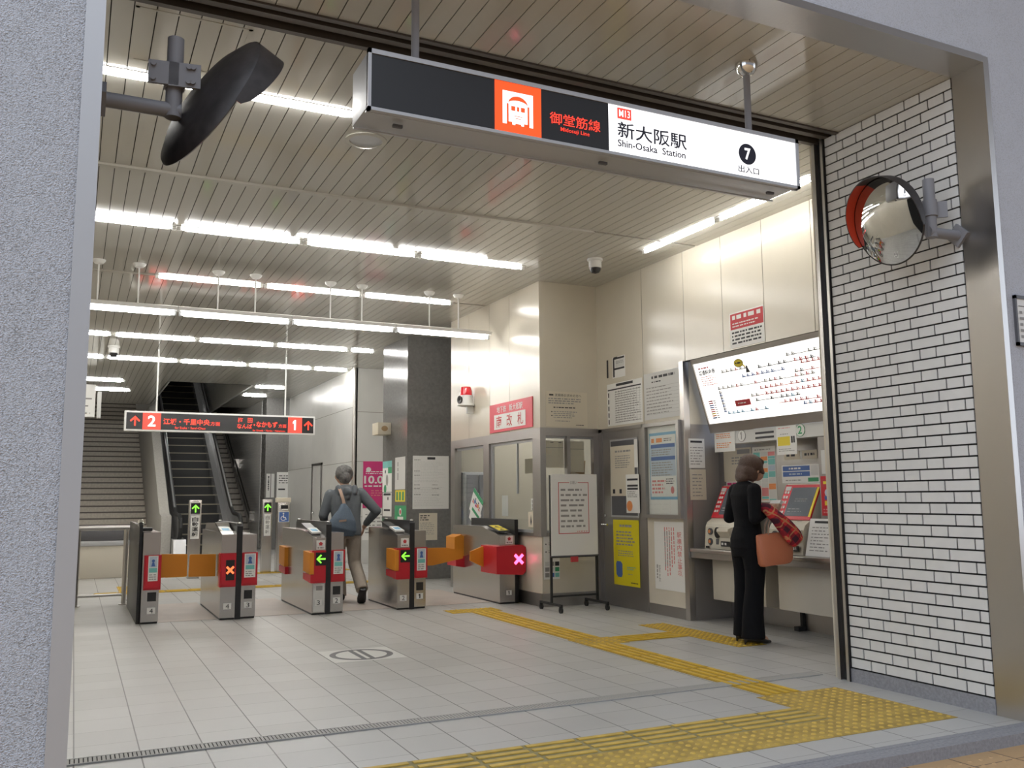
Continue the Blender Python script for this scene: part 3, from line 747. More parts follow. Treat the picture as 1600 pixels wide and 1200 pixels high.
b.text(FS, 'Shin-Osaka  Station', 2.511, 3.098, 2.95, 3.137, 0.003, 'signink', 0.014)
b.build('lettering', pw, smooth=False)
b = MB(); b.disc(FS, 3.388, 3.197, 0.062, 0.001, 0.003, 'signink'); b.text(FS, '7', 3.367, 3.162, 3.410, 3.232, 0.0045, 'signwhite', 0.03); b.build('exit_number', pw, smooth=False)
b = MB(); b.text(FS, '出入口', 3.318, 3.083, 3.468, 3.124, 0.003, 'signink', 0.012); b.build('exit_lettering', pw, smooth=False)
for x in (1.42, 3.52):
    b = MB(); b.cyl((x, 4.02, 3.33), (x, 4.02, CH - 0.03), 0.02, 'greypaint', seg=16); ro = b.build('hanging_rod', t)
    b = MB(); b.lathe((x, 4.02, CH), (0, 0, -1), [(.066, 0), (.066, .012), (.06, .04), (.042, .065), (.022, .075)], 'chrome', 28); part(b.build('rod_cap', ro), 'chrome bell cap')
for x in (1.30, 2.46, 3.62):
    b = MB(); b.box(x, x + .05, 3.99, 4.01, 3.03, 3.046, 'darkpaint', bev=.004); b.build('latch', t)

# ================================================================== TRAFFIC MIRRORS
def mirror(wall, wdir, elbow, top, c, n, label, rad=0.275, redto=1.0, hood=0.11):
    t = thing('traffic_mirror', wall, label, 'traffic mirror')
    wall, elbow, top, c, n = map(Vector, (wall, elbow, top, c, n)); n.normalize()
    b = MB(); wd = Vector(wdir)
    b.cyl(wall, wall + wd * 0.02, 0.075, 'greypaint', seg=4); part(b.build('wall_plate', t, smooth=False), None) if False else b.build('wall_plate', t, smooth=False)
    b = MB(); b.cyl(wall + wd * 0.01, elbow + wd * 0.03, 0.032, 'greypaint', seg=24); b.cyl(elbow - Vector((0, 0, 0.032)), top, 0.034, 'greypaint', seg=24); b.build('bracket_pole', t)
    mid = Vector((elbow.x, elbow.y, elbow.z + (top.z - elbow.z) * 0.45)); b = MB()
    b.cyl(mid - Vector((0, 0, .05)), mid + Vector((0, 0, .05)), 0.042, 'greypaint', seg=24)
    back = c - n * 0.075
    dx = (back - mid); dx.z = 0; dx.normalize(); sy = dx.cross(Vector((0, 0, 1)))
    for s in (-0.05, 0.05): pass
    F = Face(mid, dx)
    b.rect(F, -0.10, -0.05, 0.02, 0.05, 0.036, 0.05, 'greypaint'); b.rect(F, -0.02, -0.055, (back - mid).dot(dx) + .02, 0.05, 0.036, 0.05, 'greypaint')
    for u in (-0.08, 0.06, (back - mid).dot(dx) - .01):
        for v in (-0.032, 0.032): b.cyl(F.p(u, v, .05), F.p(u, v, .062), .011, 'greypaint', seg=8)
    b.build('clamp', t)
    b = MB(); b.lathe(c, n, [(0.0, -0.075), (rad * .35, -0.07), (rad * .75, -0.045), (rad, -0.012), (rad + .008, 0.0), (rad, 0.006)], 'hoodout', 56); b.build('back_shell', t)
    b = MB(); b.lathe(c, n, [(rad, 0.004), (rad * .8, 0.024), (rad * .55, 0.042), (rad * .3, 0.052), (0.0, 0.056)], 'mirrorglass', 56); part(b.build('mirror_face', t, angle=80), 'convex mirror face')
    # hood over the upper half, deepest at the top
    u = (Vector((0, 0, 1)) - n * n.z).normalized(); s = n.cross(u)
    vs = []; N = 36
    for i in range(N + 1):
        a = R(-20 + 220 * i / N); d = 0.02 + hood * max(0, math.sin(math.pi * i / N)) ** 0.6
        e = s * math.cos(a) + u * math.sin(a)
        vs += [c + e * (rad + .004) - n * 0.005, c + e * (rad + .012) + n * d, c + e * (rad + .009) - n * 0.005, c + e * (rad + .018) + n * d]
    fo, fi, fd = [], [], []
    for i in range(N):
        a, q = i * 4, i * 4 + 4
        (fi if i < N * redto else fd).append((a, q, q + 1, a + 1)); fo += [(a + 2, a + 3, q + 3, q + 2), (a + 1, q + 1, q + 3, a + 3)]
    b = MB(); b.add(vs, fo, 'hoodout'); b.add(vs, fi, 'hoodred'); b.add(vs, fd, 'hoodout'); b.build('hood', t)  # lining red up to redto, the rest dark like the outside
    return t
mirror((0.02, 3.90, 2.885), (1, 0, 0), (0.30, 3.90, 2.885), (0.30, 3.90, 3.205), (0.45, 3.91, 2.95), (0.85, 0.31, -0.42), 'black-backed round traffic mirror seen from behind near the grey concrete wall', 0.325)
mirror((4.80, 3.64, 2.82), (-1, 0, 0), (4.585, 3.66, 2.82), (4.585, 3.66, 3.15), (4.385, 3.80, 2.905), (-0.92, 0.08, -0.26), 'round convex traffic mirror with a red-lined hood on the white tiled wall', 0.265, 0.40, 0.06)

# framed notice at the street side
F = front(3.402)
t = thing('framed_notice', (5.16, 3.39, 2.1), 'small dark-framed notice on the street wall, cut by the picture edge', 'notice')
b = MB()
for u0, v0, u1, v1 in ((4.91, 2.11, 5.42, 2.13), (4.91, 2.39, 5.42, 2.41), (4.91, 2.11, 4.924, 2.41), (5.40, 2.11, 5.42, 2.41)): b.rect(F, u0, v0, u1, v1, 0, 0.018, 'darkpaint')
b.build('frame', t, smooth=False)
b = MB(); b.rect(F, 4.924, 2.13, 5.40, 2.39, 0, 0.012, 'paper'); b.q(F, 4.94, 2.345, 5.39, 2.349, .014, 'ink'); b.lines(F, 4.945, 2.15, 5.38, 2.33, 5, 'inkgrey', .014); b.build('sheet', t, smooth=False)

# ================================================================== CEILING FITTINGS
t = thing('ceiling_speaker', (1.784, 6.1, CH), 'round flush loudspeaker in the slatted ceiling behind the entrance sign', 'speaker')
b = MB(); b.lathe((1.784, 6.1, CH), (0, 0, -1), [(.15, 0), (.15, .008), (.118, .012), (.115, .004)], 'slat', 40); b.build('ring', t)
b = MB(); b.lathe((1.784, 6.1, CH), (0, 0, -1), [(.116, .006), (0, .007)], 'alu', 40); b.build('grille', t)
def dome(x, y, label, s=1.0):
    t = thing('dome_camera', (x, y, CH), label, 'camera')
    b = MB(); b.lathe((x, y, CH), (0, 0, -1), [(.085 * s, 0), (.085 * s, .02 * s), (.07 * s, .03 * s), (.07 * s, .10 * s), (.06 * s, .105 * s)], 'papergrey', 28); b.build('housing', t)
    b = MB(); b.lathe((x, y, CH), (0, 0, -1), [(.062 * s, .10 * s), (.058 * s, .13 * s), (.04 * s, .155 * s), (0, .165 * s)], 'black', 28); part(b.build('dome', t), 'smoked dome')
dome(5.0, 8.25, 'white ceiling camera with smoked dome near the cream office corner')
dome(0.485, 16.4, 'small ceiling camera in front of the far tube row', 1.15)

# ================================================================== PAPERS
def sheet(name, label, cat, F, u0, v0, u1, v1, base, draw=None, group=None, th=0.002, d=0.0):
    b = MB(); b.rect(F, u0, v0, u1, v1, d, d + th, base)
    if draw:
        W, H = u1 - u0, v1 - v0
        G = Face(F.p(u0, v0, d + th), F.u, F.v)
        draw(b, G, W, H)
    return tag(b.build(name, smooth=False), label, cat, group)

S = side(5.7)
# the heading of this notice is not legible in the photograph: only print-like bars
def red_notice2(b, G, W, H):
    b.rect(G, .01, H * .52, W - .01, H - .012, 0, .0006, 'inkred')
    b.lines(G, W * .08, H * .76, W * .92, H * .95, 1, 'paper', .0012, .6, ragged=.02); b.lines(G, W * .08, H * .57, W * .9, H * .73, 2, 'paper', .0012, .4)
    b.lines(G, W * .06, H * .08, W * .94, H * .48, 4, 'ink', .0008, .5, ragged=.1)
sheet('notice', 'red and white notice on the cream wall above the fare map', 'notice', S, -6.893, 2.675, -6.405, 3.02, 'paper', red_notice2)
def timetable(b, G, W, H):
    b.rect(G, W * .27, H * .92, W * .75, H * .98, 0, .0006, 'ink'); b.q(G, W * .02, H * .84, W * .97, H * .87, .0008, 'ink')
    for i in range(5): b.q(G, W * .03, H * (.04 + i * .16), W * .06, H * (.15 + i * .16), .0008, 'ink')
    for i in range(14): b.q(G, W * .22, H * (.06 + i * .055), W * .97, H * (.06 + i * .055) + .002, .0008, 'inkgrey')
    for i in range(9): b.q(G, W * (.25 + i * .085), H * .05, W * (.25 + i * .085) + .003, H * .82, .0008, 'inkgrey')
    b.lines(G, W * .24, H * .05, W * .96, H * .82, 14, 'inkgrey', .0009, .4)
sheet('timetable', 'white timetable with black grid lines on the cream wall over the grey door', 'timetable', S, -9.18, 2.085, -8.437, 2.585, 'paper', timetable)
def table2(b, G, W, H):
    b.lines(G, W * .22, H * .85, W * .86, H * .94, 1, 'ink', .0008, .6, ragged=.02); b.lines(G, W * .22, H * .77, W * .5, H * .83, 1, 'ink', .0008)
    for i in range(9): b.q(G, W * .06, H * (.1 + i * .073), W * .94, H * (.1 + i * .073) + .002, .0008, 'inkgrey')
    b.lines(G, W * .07, H * .1, W * .8, H * .72, 9, 'inkgrey', .0009, .3)
sheet('notice_board', 'pale ruled notice sheet right of the black grid timetable', 'notice', S, -8.40, 2.095, -7.715, 2.61, 'papergrey', table2)
def diagram(b, G, W, H):
    for u0, v0, u1, v1 in ((.05, .05, .17, .9), (.05, .88, .95, .97), (.05, .38, .95, .47), (.1, .95, .4, 1.0)): b.q(G, W * u0, H * v0, W * u1, H * v1, .0008, 'ink')
    b.q(G, W * .25, H * .5, W * .93, H * .85, .0008, 'papergrey'); b.lines(G, W * .3, H * .66, W * .9, H * .8, 2, 'inkgrey', .001)
sheet('diagram_sheet', 'small white sheet with a thick black bracket diagram above the timetable', 'notice', S, -9.05, 2.645, -8.778, 2.895, 'paper', diagram)
sheet('strip_label', 'narrow vertical black strip left of the bracket diagram', 'label', S, -9.18, 2.665, -9.145, 2.88, 'ink')
# framed display case
t = thing('poster_case', (5.69, 8.03, 1.02), 'tall grey-framed display case with a blue bordered poster', 'display case')
b = MB()
for u0, v0, u1, v1 in ((-8.39, 1.02, -7.72, 1.06), (-8.39, 2.01, -7.72, 2.05), (-8.39, 1.06, -8.345, 2.01), (-7.765, 1.06, -7.72, 2.01)): b.rect(S, u0, v0, u1, v1, 0, .05, 'steel_d')
b.build('frame', t, smooth=False)
b = MB(); b.rect(S, -8.345, 1.06, -7.765, 2.01, 0, .01, 'paper')
G = Face(S.p(-8.31, 1.22, .0105), S.u, S.v); W, H = .50, .72
b.rect(G, 0, 0, W, H, 0, .001, 'inksky'); b.rect(G, .015, .03, W - .015, H - .03, .001, .0016, 'paper'); b.rect(G, .025, .25, W - .025, H - .15, .0016, .002, 'paperblue')
b.lines(G, .04, H - .12, W * .5, H - .05, 1, 'inkorange', .0026, .65, ragged=.02); b.lines(G, W * .55, H - .1, W * .9, H - .06, 2, 'ink', .0026)
b.rect(G, .03, H - .165, W - .03, H - .125, .002, .003, 'inkblue'); b.rect(G, .03, H - .30, W - .03, H - .26, .002, .003, 'inkblue')
b.lines(G, .04, H - .25, W * .9, H - .175, 3, 'inkgrey', .0026); b.lines(G, .04, H - .47, W * .9, H - .31, 6, 'inkgrey', .0026, .4)
b.lines(G, .04, .06, W * .6, .22, 4, 'inkpink', .0026, .5); b.disc(G, W * .82, .1, .03, .002, .003, 'inkpink', 20, 1.3); b.lines(G, W * .6, .16, W * .93, .23, 3, 'ink', .0026)
b.build('poster', t, smooth=False)
b = MB(); b.q(S, -8.345, 1.06, -7.765, 2.01, .032, 'glass'); b.build('glass_cover', t, smooth=False)
def vertical_notice(b, G, W, H):
    b.text(G, '駅構内禁止事項', W * .76, H * .22, W * .90, H * .86, .0008, 'inkpink', .01, vertical=True)
    b.lines(G, W * .33, H * .18, W * .70, H * .92, 5, 'inkpink', .0008, .4, vert=True); b.lines(G, W * .33, H * .25, W * .56, H * .86, 3, 'inkgrey', .0009, .35, vert=True)
    b.text(G, '駅長', W * .13, H * .1, W * .19, H * .36, .0008, 'inkgrey', .0, vertical=True); b.lines(G, W * .05, H * .1, W * .11, H * .36, 1, 'inkgrey', .0008, .6, vert=True)
sheet('notice', 'white poster with vertical red writing below the framed display case', 'poster', S, -8.275, 0.27, -7.73, 0.985, 'paper', vertical_notice)
# door papers
D = Face((5.7, 0, 0), (0, -1, 0))
def lost(b, G, W, H):
    b.lines(G, W * .2, H * .86, W * .85, H * .92, 1, 'inkgrey', .0008, .6); b.lines(G, W * .2, H * .55, W * .85, H * .82, 6, 'inkgrey', .0008, .4)
    for u in (.08, .36): b.q(G, W * u, H * .05, W * u + .05, H * .05 + .05, .0008, 'ink')
sheet('notice', 'cream notice sheet taped to the glazed part of the grey door', 'notice', D, -9.126, 1.262, -8.62, 1.84, 'papercream', lost, d=.006)
sheet('notice', 'small white sheet at the upper corner of the grey door', 'notice', D, -8.62, 1.58, -8.55, 1.90, 'paper', None, d=.0065)
def leaf(b, G, W, H):
    for v in (.84, .68, .6): b.q(G, W * .1, H * v, W * .9, H * (v + .05), .0008, 'ink')
    b.lines(G, W * .1, H * .4, W * .9, H * .58, 4, 'inkgrey', .0008); b.disc(G, W * .25, H * .18, W * .22, 0, .001, 'inkorange', 20)
sheet('leaflet', 'narrow white leaflet with black bands and an orange spot on the grey door', 'leaflet', D, -8.80, 1.07, -8.53, 1.505, 'paper', leaf, d=.009)
def yellow(b, G, W, H):
    b.lines(G, W * .25, H * .88, W * .75, H * .93, 1, 'inkgrey', .0008, .7, ragged=.02); b.lines(G, W * .12, H * .60, W * .94, H * .84, 5, 'inkgrey', .0008, .5); b.lines(G, W * .18, H * .44, W * .9, H * .54, 3, 'inkgrey', .0008, .4)
    b.prism(G, [(W * .1, H * .16), (W * .16, H * .12), (W * .3, H * .12), (W * .34, H * .16), (W * .34, H * .32), (W * .28, H * .36), (W * .12, H * .36), (W * .09, H * .32)], 0, .001, 'inkblue')
    b.lines(G, W * .52, H * .24, W * .85, H * .3, 2, 'inkteal', .0008); b.lines(G, W * .55, H * .17, W * .75, H * .19, 1, 'inkgrey', .0008); b.lines(G, W * .66, H * .04, W * .94, H * .07, 1, 'ink', .0008)
sheet('poster', 'bright yellow poster with a dark phone drawing low on the grey door', 'poster', D, -9.105, 0.25, -8.57, 0.99, 'yellowpaper', yellow, d=.001)
# office front papers
F = front(9.40)
def pass_notice(b, G, W, H):
    b.text(G, '定期券お求めの方へ', W * .22, H * .86, W * .86, H * .94, .0008, 'ink', .0); b.lines(G, W * .08, H * .86, W * .2, H * .95, 1, 'ink', .0008, .5)
    b.lines(G, W * .06, H * .64, W * .9, H * .83, 3, 'inkgrey', .0008, .5); b.lines(G, W * .18, H * .52, W * .8, H * .58, 1, 'ink', .0008, .5)
    for v in (.42, .31): b.disc(G, W * .14, H * v, .008, 0, .001, 'ink', 12)
    b.lines(G, W * .18, H * .24, W * .75, H * .46, 4, 'inkgrey', .0008, .4); b.lines(G, W * .22, H * .14, W * .7, H * .19, 1, 'inkgrey', .0008); b.lines(G, W * .72, H * .04, W * .94, H * .08, 1, 'ink', .0008)
sheet('notice', 'cream notice board sheet above the small office windows, right of the red sign', 'notice', F, 4.98, 2.085, 5.545, 2.505, 'papercream', pass_notice)
Fi = front(9.435)
sheet('window_paper', 'blank cream paper behind the left pane of the small office window', 'paper', front(9.47), 4.975, 1.60, 5.25, 1.92, 'papercream', lambda b, G, W, H: (b.q(G, 0, H * .74, W, H * .75, .0008, 'ink'), b.q(G, W * .35, H * .93, W * .5, H * .95, .0008, 'ink'), b.q(G, W * .75, H * .93, W * .9, H * .95, .0008, 'ink')))
sheet('window_paper', 'blank cream paper behind the right pane of the small office window', 'paper', front(9.47), 5.32, 1.55, 5.53, 1.92, 'papercream', lambda b, G, W, H: b.q(G, 0, H * .74, W, H * .75, .0008, 'ink'))
t = thing('document_folder', (5.45, 9.52, 1.3), 'brown folder with loose sheets leaning behind the white notice board', 'folder')
b = MB(); b.prism(front(9.50), [(5.33, 1.30), (5.53, 1.30), (5.57, 1.69), (5.36, 1.66)], -.03, 0, 'cardboard'); b.build('cover', t, smooth=False)
b = MB(); b.prism(front(9.495), [(5.33, 1.30), (5.44, 1.30), (5.48, 1.53), (5.37, 1.56)], -.003, 0, 'papercream'); b.build('loose_sheet', t, smooth=False)
# red sign "south gate"
S49 = side(4.90)
t = thing('station_sign', (4.89, 10.2, 2.09), 'red sign with white plate and red characters above the office window', 'sign')
b = MB(); b.rect(S49, -10.81, 2.09, -9.575, 2.456, 0, .012, 'redplate'); b.text(S49, '地下鉄', -10.58, 2.335, -10.30, 2.42, .0135, 'paper', .01); b.text(S49, '新大阪駅', -10.21, 2.335, -9.83, 2.42, .0135, 'paper', .01)
b.build('plate', t, smooth=False)
b = MB(); b.rect(S49, -10.66, 2.125, -9.75, 2.315, .012, .015, 'paper')
for i, c in enumerate('南改札'): b.text(S49, c, -10.59 + i * .31, 2.145, -10.43 + i * .31, 2.295, .0165, 'inkred', .006)
b.build('name_panel', t, smooth=False)
# beacon
t = thing('beacon_light', (4.80, 11.35, 2.44), 'red rotating beacon with white base on a wall bracket left of the red sign', 'beacon')
b = MB(); b.lathe((4.79, 11.38, 2.50), (0, 0, 1), [(.09, 0), (.12, .008), (.12, .02), (.085, .03)], 'white', 28, True); b.box(4.80, 4.90, 11.35, 11.41, 2.40, 2.50, 'white', bev=.015); b.build('bracket', t)
b = MB(); b.lathe((4.79, 11.38, 2.525), (0, 0, 1), [(.095, 0), (.095, .12), (.088, .125)], 'white', 28, True); b.lathe((4.70, 11.36, 2.585), (-1, -.2, 0), [(.05, 0), (.055, .02), (.045, .022), (.0, .005)], 'black', 20); b.build('base', t)
b = MB(); b.lathe((4.79, 11.38, 2.65), (0, 0, 1), [(.086, 0), (.083, .06), (.066, .115), (.045, .122), (0, .124)], 'beaconred', 28); part(b.build('lens', t), 'red lens')
# sticker poster at the office base
def stick(b, G, W, H):
    b.lines(G, W * .6, H * .88, W * .85, H * .96, 1, 'inkgrey', .0008, .6)
    for v in (.82, .64): b.disc(G, W * .14, H * v, .008, 0, .001, 'ink', 12); b.lines(G, W * .3, H * (v - .03), W * .95, H * (v + .05), 2, 'inkgrey', .0008)
    cols = ['ink', 'inkgrey', 'papergrey', 'inkgreen', 'papergrey', 'inkgrey', 'inkteal', 'inkblue', 'inkgrey']
    for i in range(9): b.rect(G, W * (.08 + .31 * (i % 3)), H * (.05 + .13 * (i // 3)), W * (.34 + .31 * (i % 3)), H * (.15 + .13 * (i // 3)), 0, .001, cols[8 - i])
sheet('sticker_sheet', 'white sheet of small coloured pictogram stickers on the cream base by the gate', 'notice', front(9.40), 4.93, 0.31, 5.14, 0.80, 'paper', stick)

# things inside the office
t = thing('office_desk', (6.6, 11.2, 0), 'grey desk inside the station office behind the glass', 'desk')
b = MB(); b.box(5.9, 7.3, 10.9, 11.6, .70, .74, 'papergrey', bev=.01); b.build('desktop', t)
for x in (5.92, 7.0): b = MB(); b.box(x, x + .28, 10.95, 11.55, 0.0, .70, 'alu', bev=.01); b.build('pedestal', t)
b = MB(); b.box(5.02, 5.42, 11.95, 12.19, 0, 1.62, 'alu', bev=.01); b.box(5.04, 5.21, 11.93, 11.95, .1, 1.58, 'greypaint'); b.box(5.23, 5.40, 11.93, 11.95, .1, 1.58, 'greypaint')
tag(b.build('filing_cabinet'), 'tall grey cabinet at the back of the station office', 'cabinet')
t = thing('desk_monitor', (6.5, 11.2, .74), 'pale monitor turned away on the desk behind the office glass', 'monitor')
b = MB(); b.box(6.2, 6.75, 11.2, 11.25, .85, 1.28, 'papergrey', bev=.01); b.build('screen_case', t)
b = MB(); b.box(6.42, 6.53, 11.18, 11.28, .74, .86, 'papergrey', bev=.01); b.build('stand', t)
sheet('window_paper', 'pale green sheet stuck inside the office glass', 'paper', side(4.965), -10.60, 1.02, -10.42, 1.28, 'papergrey', None)
sheet('window_paper', 'cream sheet stuck high inside the office glass', 'paper', side(5.6), -11.2, 1.58, -10.95, 1.78, 'papercream', None)
sheet('window_label', 'small white label at the edge of the office glass', 'label', side(4.938), -9.72, 1.10, -9.66, 1.24, 'paper', lambda b, G, W, H: b.lines(G, W * .3, H * .15, W * .8, H * .85, 1, 'ink', .0008, .5, vert=True))
sheet('sticker', 'tan sticker with a black figure below the small white window label', 'sticker', side(4.938), -9.80, 0.90, -9.65, 1.08, 'papercream', lambda b, G, W, H: b.prism(G, [(W * .5, H * .1), (W * .62, H * .35), (W * .5, H * .8), (W * .38, H * .35)], 0, .001, 'ink'))
# two tilted leaflets at the window
def tilt(F, u, v, a): 
    c, s = math.cos(a), math.sin(a); return Face(F.p(u, v, 0), F.u * c + F.v * s, F.v * c - F.u * s)
Tf = tilt(side(4.885), -11.35, 0.99, R(-32))
def kids(b, G, W, H):
    b.rect(G, 0, H * .82, W, H, 0, .0006, 'inkgreen')
    for i, c in enumerate(('inkpink', 'inkblue', 'magenta', 'inkorange', 'inkpink')): b.disc(G, W * (.2 + .15 * i), H * (.45 + .12 * (i % 2)), .03, .0006, .0012, c, 14); b.disc(G, W * (.2 + .15 * i), H * (.58 + .12 * (i % 2)), .013, .0006, .0012, 'ink', 10)
sheet('leaflet', 'upper tilted leaflet with coloured figures and a green corner at the office window', 'leaflet', Tf, -.18, .02, .18, .36, 'paper', kids)
Tg = tilt(side(4.880), -11.33, 0.92, R(-30))
sheet('leaflet', 'lower tilted leaflet with an orange stripe tucked under the coloured one', 'leaflet', Tg, -.17, -.02, .17, .22, 'paper', lambda b, G, W, H: (b.rect(G, W * .1, H * .6, W * .9, H * .78, 0, .0006, 'inkgreen'), b.rect(G, W * .5, H * .2, W * .95, H * .4, 0, .0006, 'inkorange')))

# papers on the granite column
F = front(13.5)
def guide(b, G, W, H):
    b.rect(G, W * .40, H * .93, W * .62, H * .975, 0, .0006, 'ink')
    for u, v in ((.04, .91), (.04, .70), (.04, .62), (.04, .44), (.04, .37), (.04, .26), (.53, .44), (.53, .37), (.53, .25)): b.lines(G, W * u, H * v, W * (u + .2), H * (v + .02), 1, 'inkgrey', .0008, .7)
    b.lines(G, W * .05, H * .50, W * .92, H * .9, 14, 'papergrey', .0007, .3); b.lines(G, W * .05, H * .05, W * .92, H * .42, 12, 'papergrey', .0007, .3)
sheet('notice', 'large white notice with a black heading on the dark granite column', 'notice', F, 4.775, 1.085, 5.382, 1.92, 'paper', guide)
sheet('notice', 'yellowish notice sheet below the large white one on the granite column', 'notice', F, 4.885, 0.60, 5.19, 1.02, 'papercream', lambda b, G, W, H: (b.lines(G, W * .06, H * .72, W * .6, H * .95, 3, 'ink', .0008), b.lines(G, W * .06, H * .2, W * .9, H * .68, 7, 'inkgrey', .0008, .3)))
Sc = side(4.68)
def greenad(b, G, W, H):
    b.rect(G, 0, H * .78, W, H, 0, .0006, 'inkteal'); b.rect(G, W * .6, H * .6, W, H * .8, 0, .0008, 'inkgreen'); b.disc(G, W * .3, H * .66, .03, 0, .001, 'ink', 14); b.disc(G, W * .5, H * .38, .06, 0, .001, 'inkgrey', 14, 1.6); b.disc(G, W * .3, H * .1, .07, 0, .001, 'inkgreen', 14)
sheet('poster', 'green and white animal poster on the narrow side of the granite column', 'poster', Sc, -14.74, 1.36, -14.25, 1.87, 'paper', greenad)
sheet('poster', 'white sheet with a black strip under the green poster', 'poster', Sc, -14.72, 0.96, -14.25, 1.35, 'paper', lambda b, G, W, H: (b.q(G, W * .1, H * .88, W * .9, H * .97, .0008, 'ink'), b.q(G, W * .15, H * .22, W * .85, H * .3, .0008, 'ink'), b.disc(G, W * .6, H * .75, .03, 0, .001, 'ink', 12)))
sheet('poster', 'grey framed sheet on the column side right of the green poster', 'poster', Sc, -14.08, 1.395, -13.58, 1.91, 'papergrey', lambda b, G, W, H: b.lines(G, W * .2, H * .2, W * .4, H * .85, 1, 'inkgrey', .0008, .5, vert=True))
sheet('sticker', 'yellow sticker with three black figures on the column side', 'sticker', Sc, -14.06, 1.20, -13.58, 1.385, 'inkyellow', lambda b, G, W, H: [b.prism(G, [(W * (.12 + .3 * i), H * .12), (W * (.28 + .3 * i), H * .12), (W * (.28 + .3 * i), H * .85), (W * (.12 + .3 * i), H * .85)], 0, .001, 'inkgreen') for i in range(3)])
sheet('emergency_sign', 'green sign with a red button picture low on the column side', 'sign', Sc, -14.08, 0.89, -13.52, 1.14, 'inkgreen', lambda b, G, W, H: (b.disc(G, W * .5, H * .6, .06, 0, .001, 'paper', 18), b.disc(G, W * .5, H * .6, .035, .001, .002, 'inkred', 18), b.rect(G, W * .25, H * .06, W * .75, H * .3, 0, .001, 'paper')))
sheet('leaflet', 'small orange and green leaflet at the lower back edge of the column side', 'leaflet', Sc, -14.72, 0.78, -14.22, 0.92, 'papercream', lambda b, G, W, H: (b.rect(G, W * .1, H * .1, W * .6, H * .5, 0, .001, 'inkorange'), b.rect(G, 0, H * .75, W, H, 0, .001, 'inkgreen')))
t = thing('wall_lantern', (4.6, 14.4, 2.25), 'small cream lantern box high on the side of the granite column', 'lantern')
b = MB(); b.box(4.45, 4.68, 14.30, 14.62, 2.30, 2.50, 'papercream', bev=.012); b.build('box', t)
b = MB(); b.rect(front(14.30), 4.48, 2.33, 4.65, 2.47, 0, .002, 'yellowpaper') if False else b.disc(front(14.30), 4.565, 2.40, .055, 0, .002, 'cardboard', 20, .8); b.build('emblem', t)
# magenta poster on the far wall
def mag(b, G, W, H):
    b.disc(G, W * .2, H * .82, W * .09, 0, .001, 'paper', 18); b.lines(G, W * .1, H * .72, W * .95, H * .80, 2, 'paper', .0008, .5, ragged=.05)
    b.text(G, '10.00', W * .04, H * .52, W * .97, H * .69, .0008, 'paper', .03); b.lines(G, W * .06, H * .44, W * .95, H * .50, 1, 'paper', .0008, .5, ragged=.05); b.lines(G, W * .3, H * .25, W * .9, H * .40, 3, 'inkpink', .0008, .4)
sheet('poster', 'magenta poster reading 10.00 on the pale wall beyond the gates', 'poster', front(17.33), 5.10, 1.07, 5.66, 1.985, 'magenta', mag)
sheet('poster', 'white sheet under the magenta poster on the pale wall', 'poster', front(17.33), 5.10, 0.45, 5.66, 1.05, 'paper', lambda b, G, W, H: b.lines(G, W * .1, H * .2, W * .9, H * .9, 6, 'inkgrey', .0008, .3))
# far column papers
F = front(23.4)
sheet('notice', 'white notice sheet on the far dark column beside the wheelchair post', 'notice', F, 4.63, 1.21, 5.16, 1.94, 'paper', lambda b, G, W, H: (b.lines(G, W * .1, H * .6, W * .92, H * .92, 4, 'ink', .0008, .35), b.q(G, W * .08, H * .38, W * .4, H * .43, .0008, 'ink')))
sheet('wall_label', 'narrow vertical pale sign at the left edge of the far column', 'sign', F, 4.37, 1.30, 4.47, 1.90, 'papergrey', lambda b, G, W, H: b.lines(G, W * .3, H * .1, W * .75, H * .9, 1, 'ink', .0008, .7, vert=True))
sheet('wall_label', 'second narrow vertical sign on the far column, right of the first', 'sign', F, 4.49, 1.30, 4.57, 1.90, 'papergrey', None)
sheet('switch_plate', 'small cream switch plate high on the far dark column', 'switch', F, 5.13, 2.02, 5.19, 2.15, 'papercream', None, th=.02)

# ================================================================== WHITE BOARD ON WHEELS
t = thing('notice_stand', (5.12, 9.0, 0), 'white notice board with red bordered text on a black wheeled stand', 'notice stand')
F = front(9.0)
b = MB()
for x in (4.82, 5.41):
    b.box(x - .012, x + .012, 9.0, 9.024, 0.08, 1.50, 'rubber')
    b.box(x - .012, x + .012, 8.78, 9.28, 0.07, 0.095, 'rubber')
b.box(4.82, 5.41, 9.0, 9.02, .15, .17, 'rubber'); b.box(4.82, 5.41, 9.0, 9.02, .58, .60, 'rubber'); b.build('stand_frame', t, smooth=False)
for x in (4.82, 5.41):
    for y in (8.80, 9.26):
        b = MB(); b.cyl((x - .012, y, .032), (x + .012, y, .032), .032, 'rubber', seg=18); b.box(x - .018, x + .018, y - .012, y + .012, .03, .075, 'rubber'); b.build('castor', t)
b = MB(); b.rect(F, 4.815, .605, 5.412, 1.512, .003, .016, 'paper'); b.rect(F, 4.805, .59, 5.42, .605, .0, .02, 'darkpaint')
b.build('board', t, smooth=False)
b = MB(); G = Face(F.p(4.905, .845, .0165), F.u, F.v); W, H = .395, .575
b.rect(G, 0, 0, W, H, 0, .001, 'inkred'); b.rect(G, .008, .008, W - .008, H - .008, .001, .0016, 'paper'); b.q(G, W * .36, H - .012, W * .64, H + .002, .002, 'paper')
b.text(G, 'お願い', W * .39, H - .022, W * .61, H + .014, .0025, 'inkgrey', 0.0); b.lines(G, .03, .06, W - .02, H - .05, 8, 'inkgrey', .0022, .38, ragged=.25); b.lines(G, W * .6, .015, W - .02, .035, 1, 'inkpink', .0022); b.build('notice_sheet', t, smooth=False)
b = MB(); b.rect(F, 5.06, .53, 5.15, .59, .0, .02, 'inkred'); part(b.build('clip', t, smooth=False), 'dark red clip')

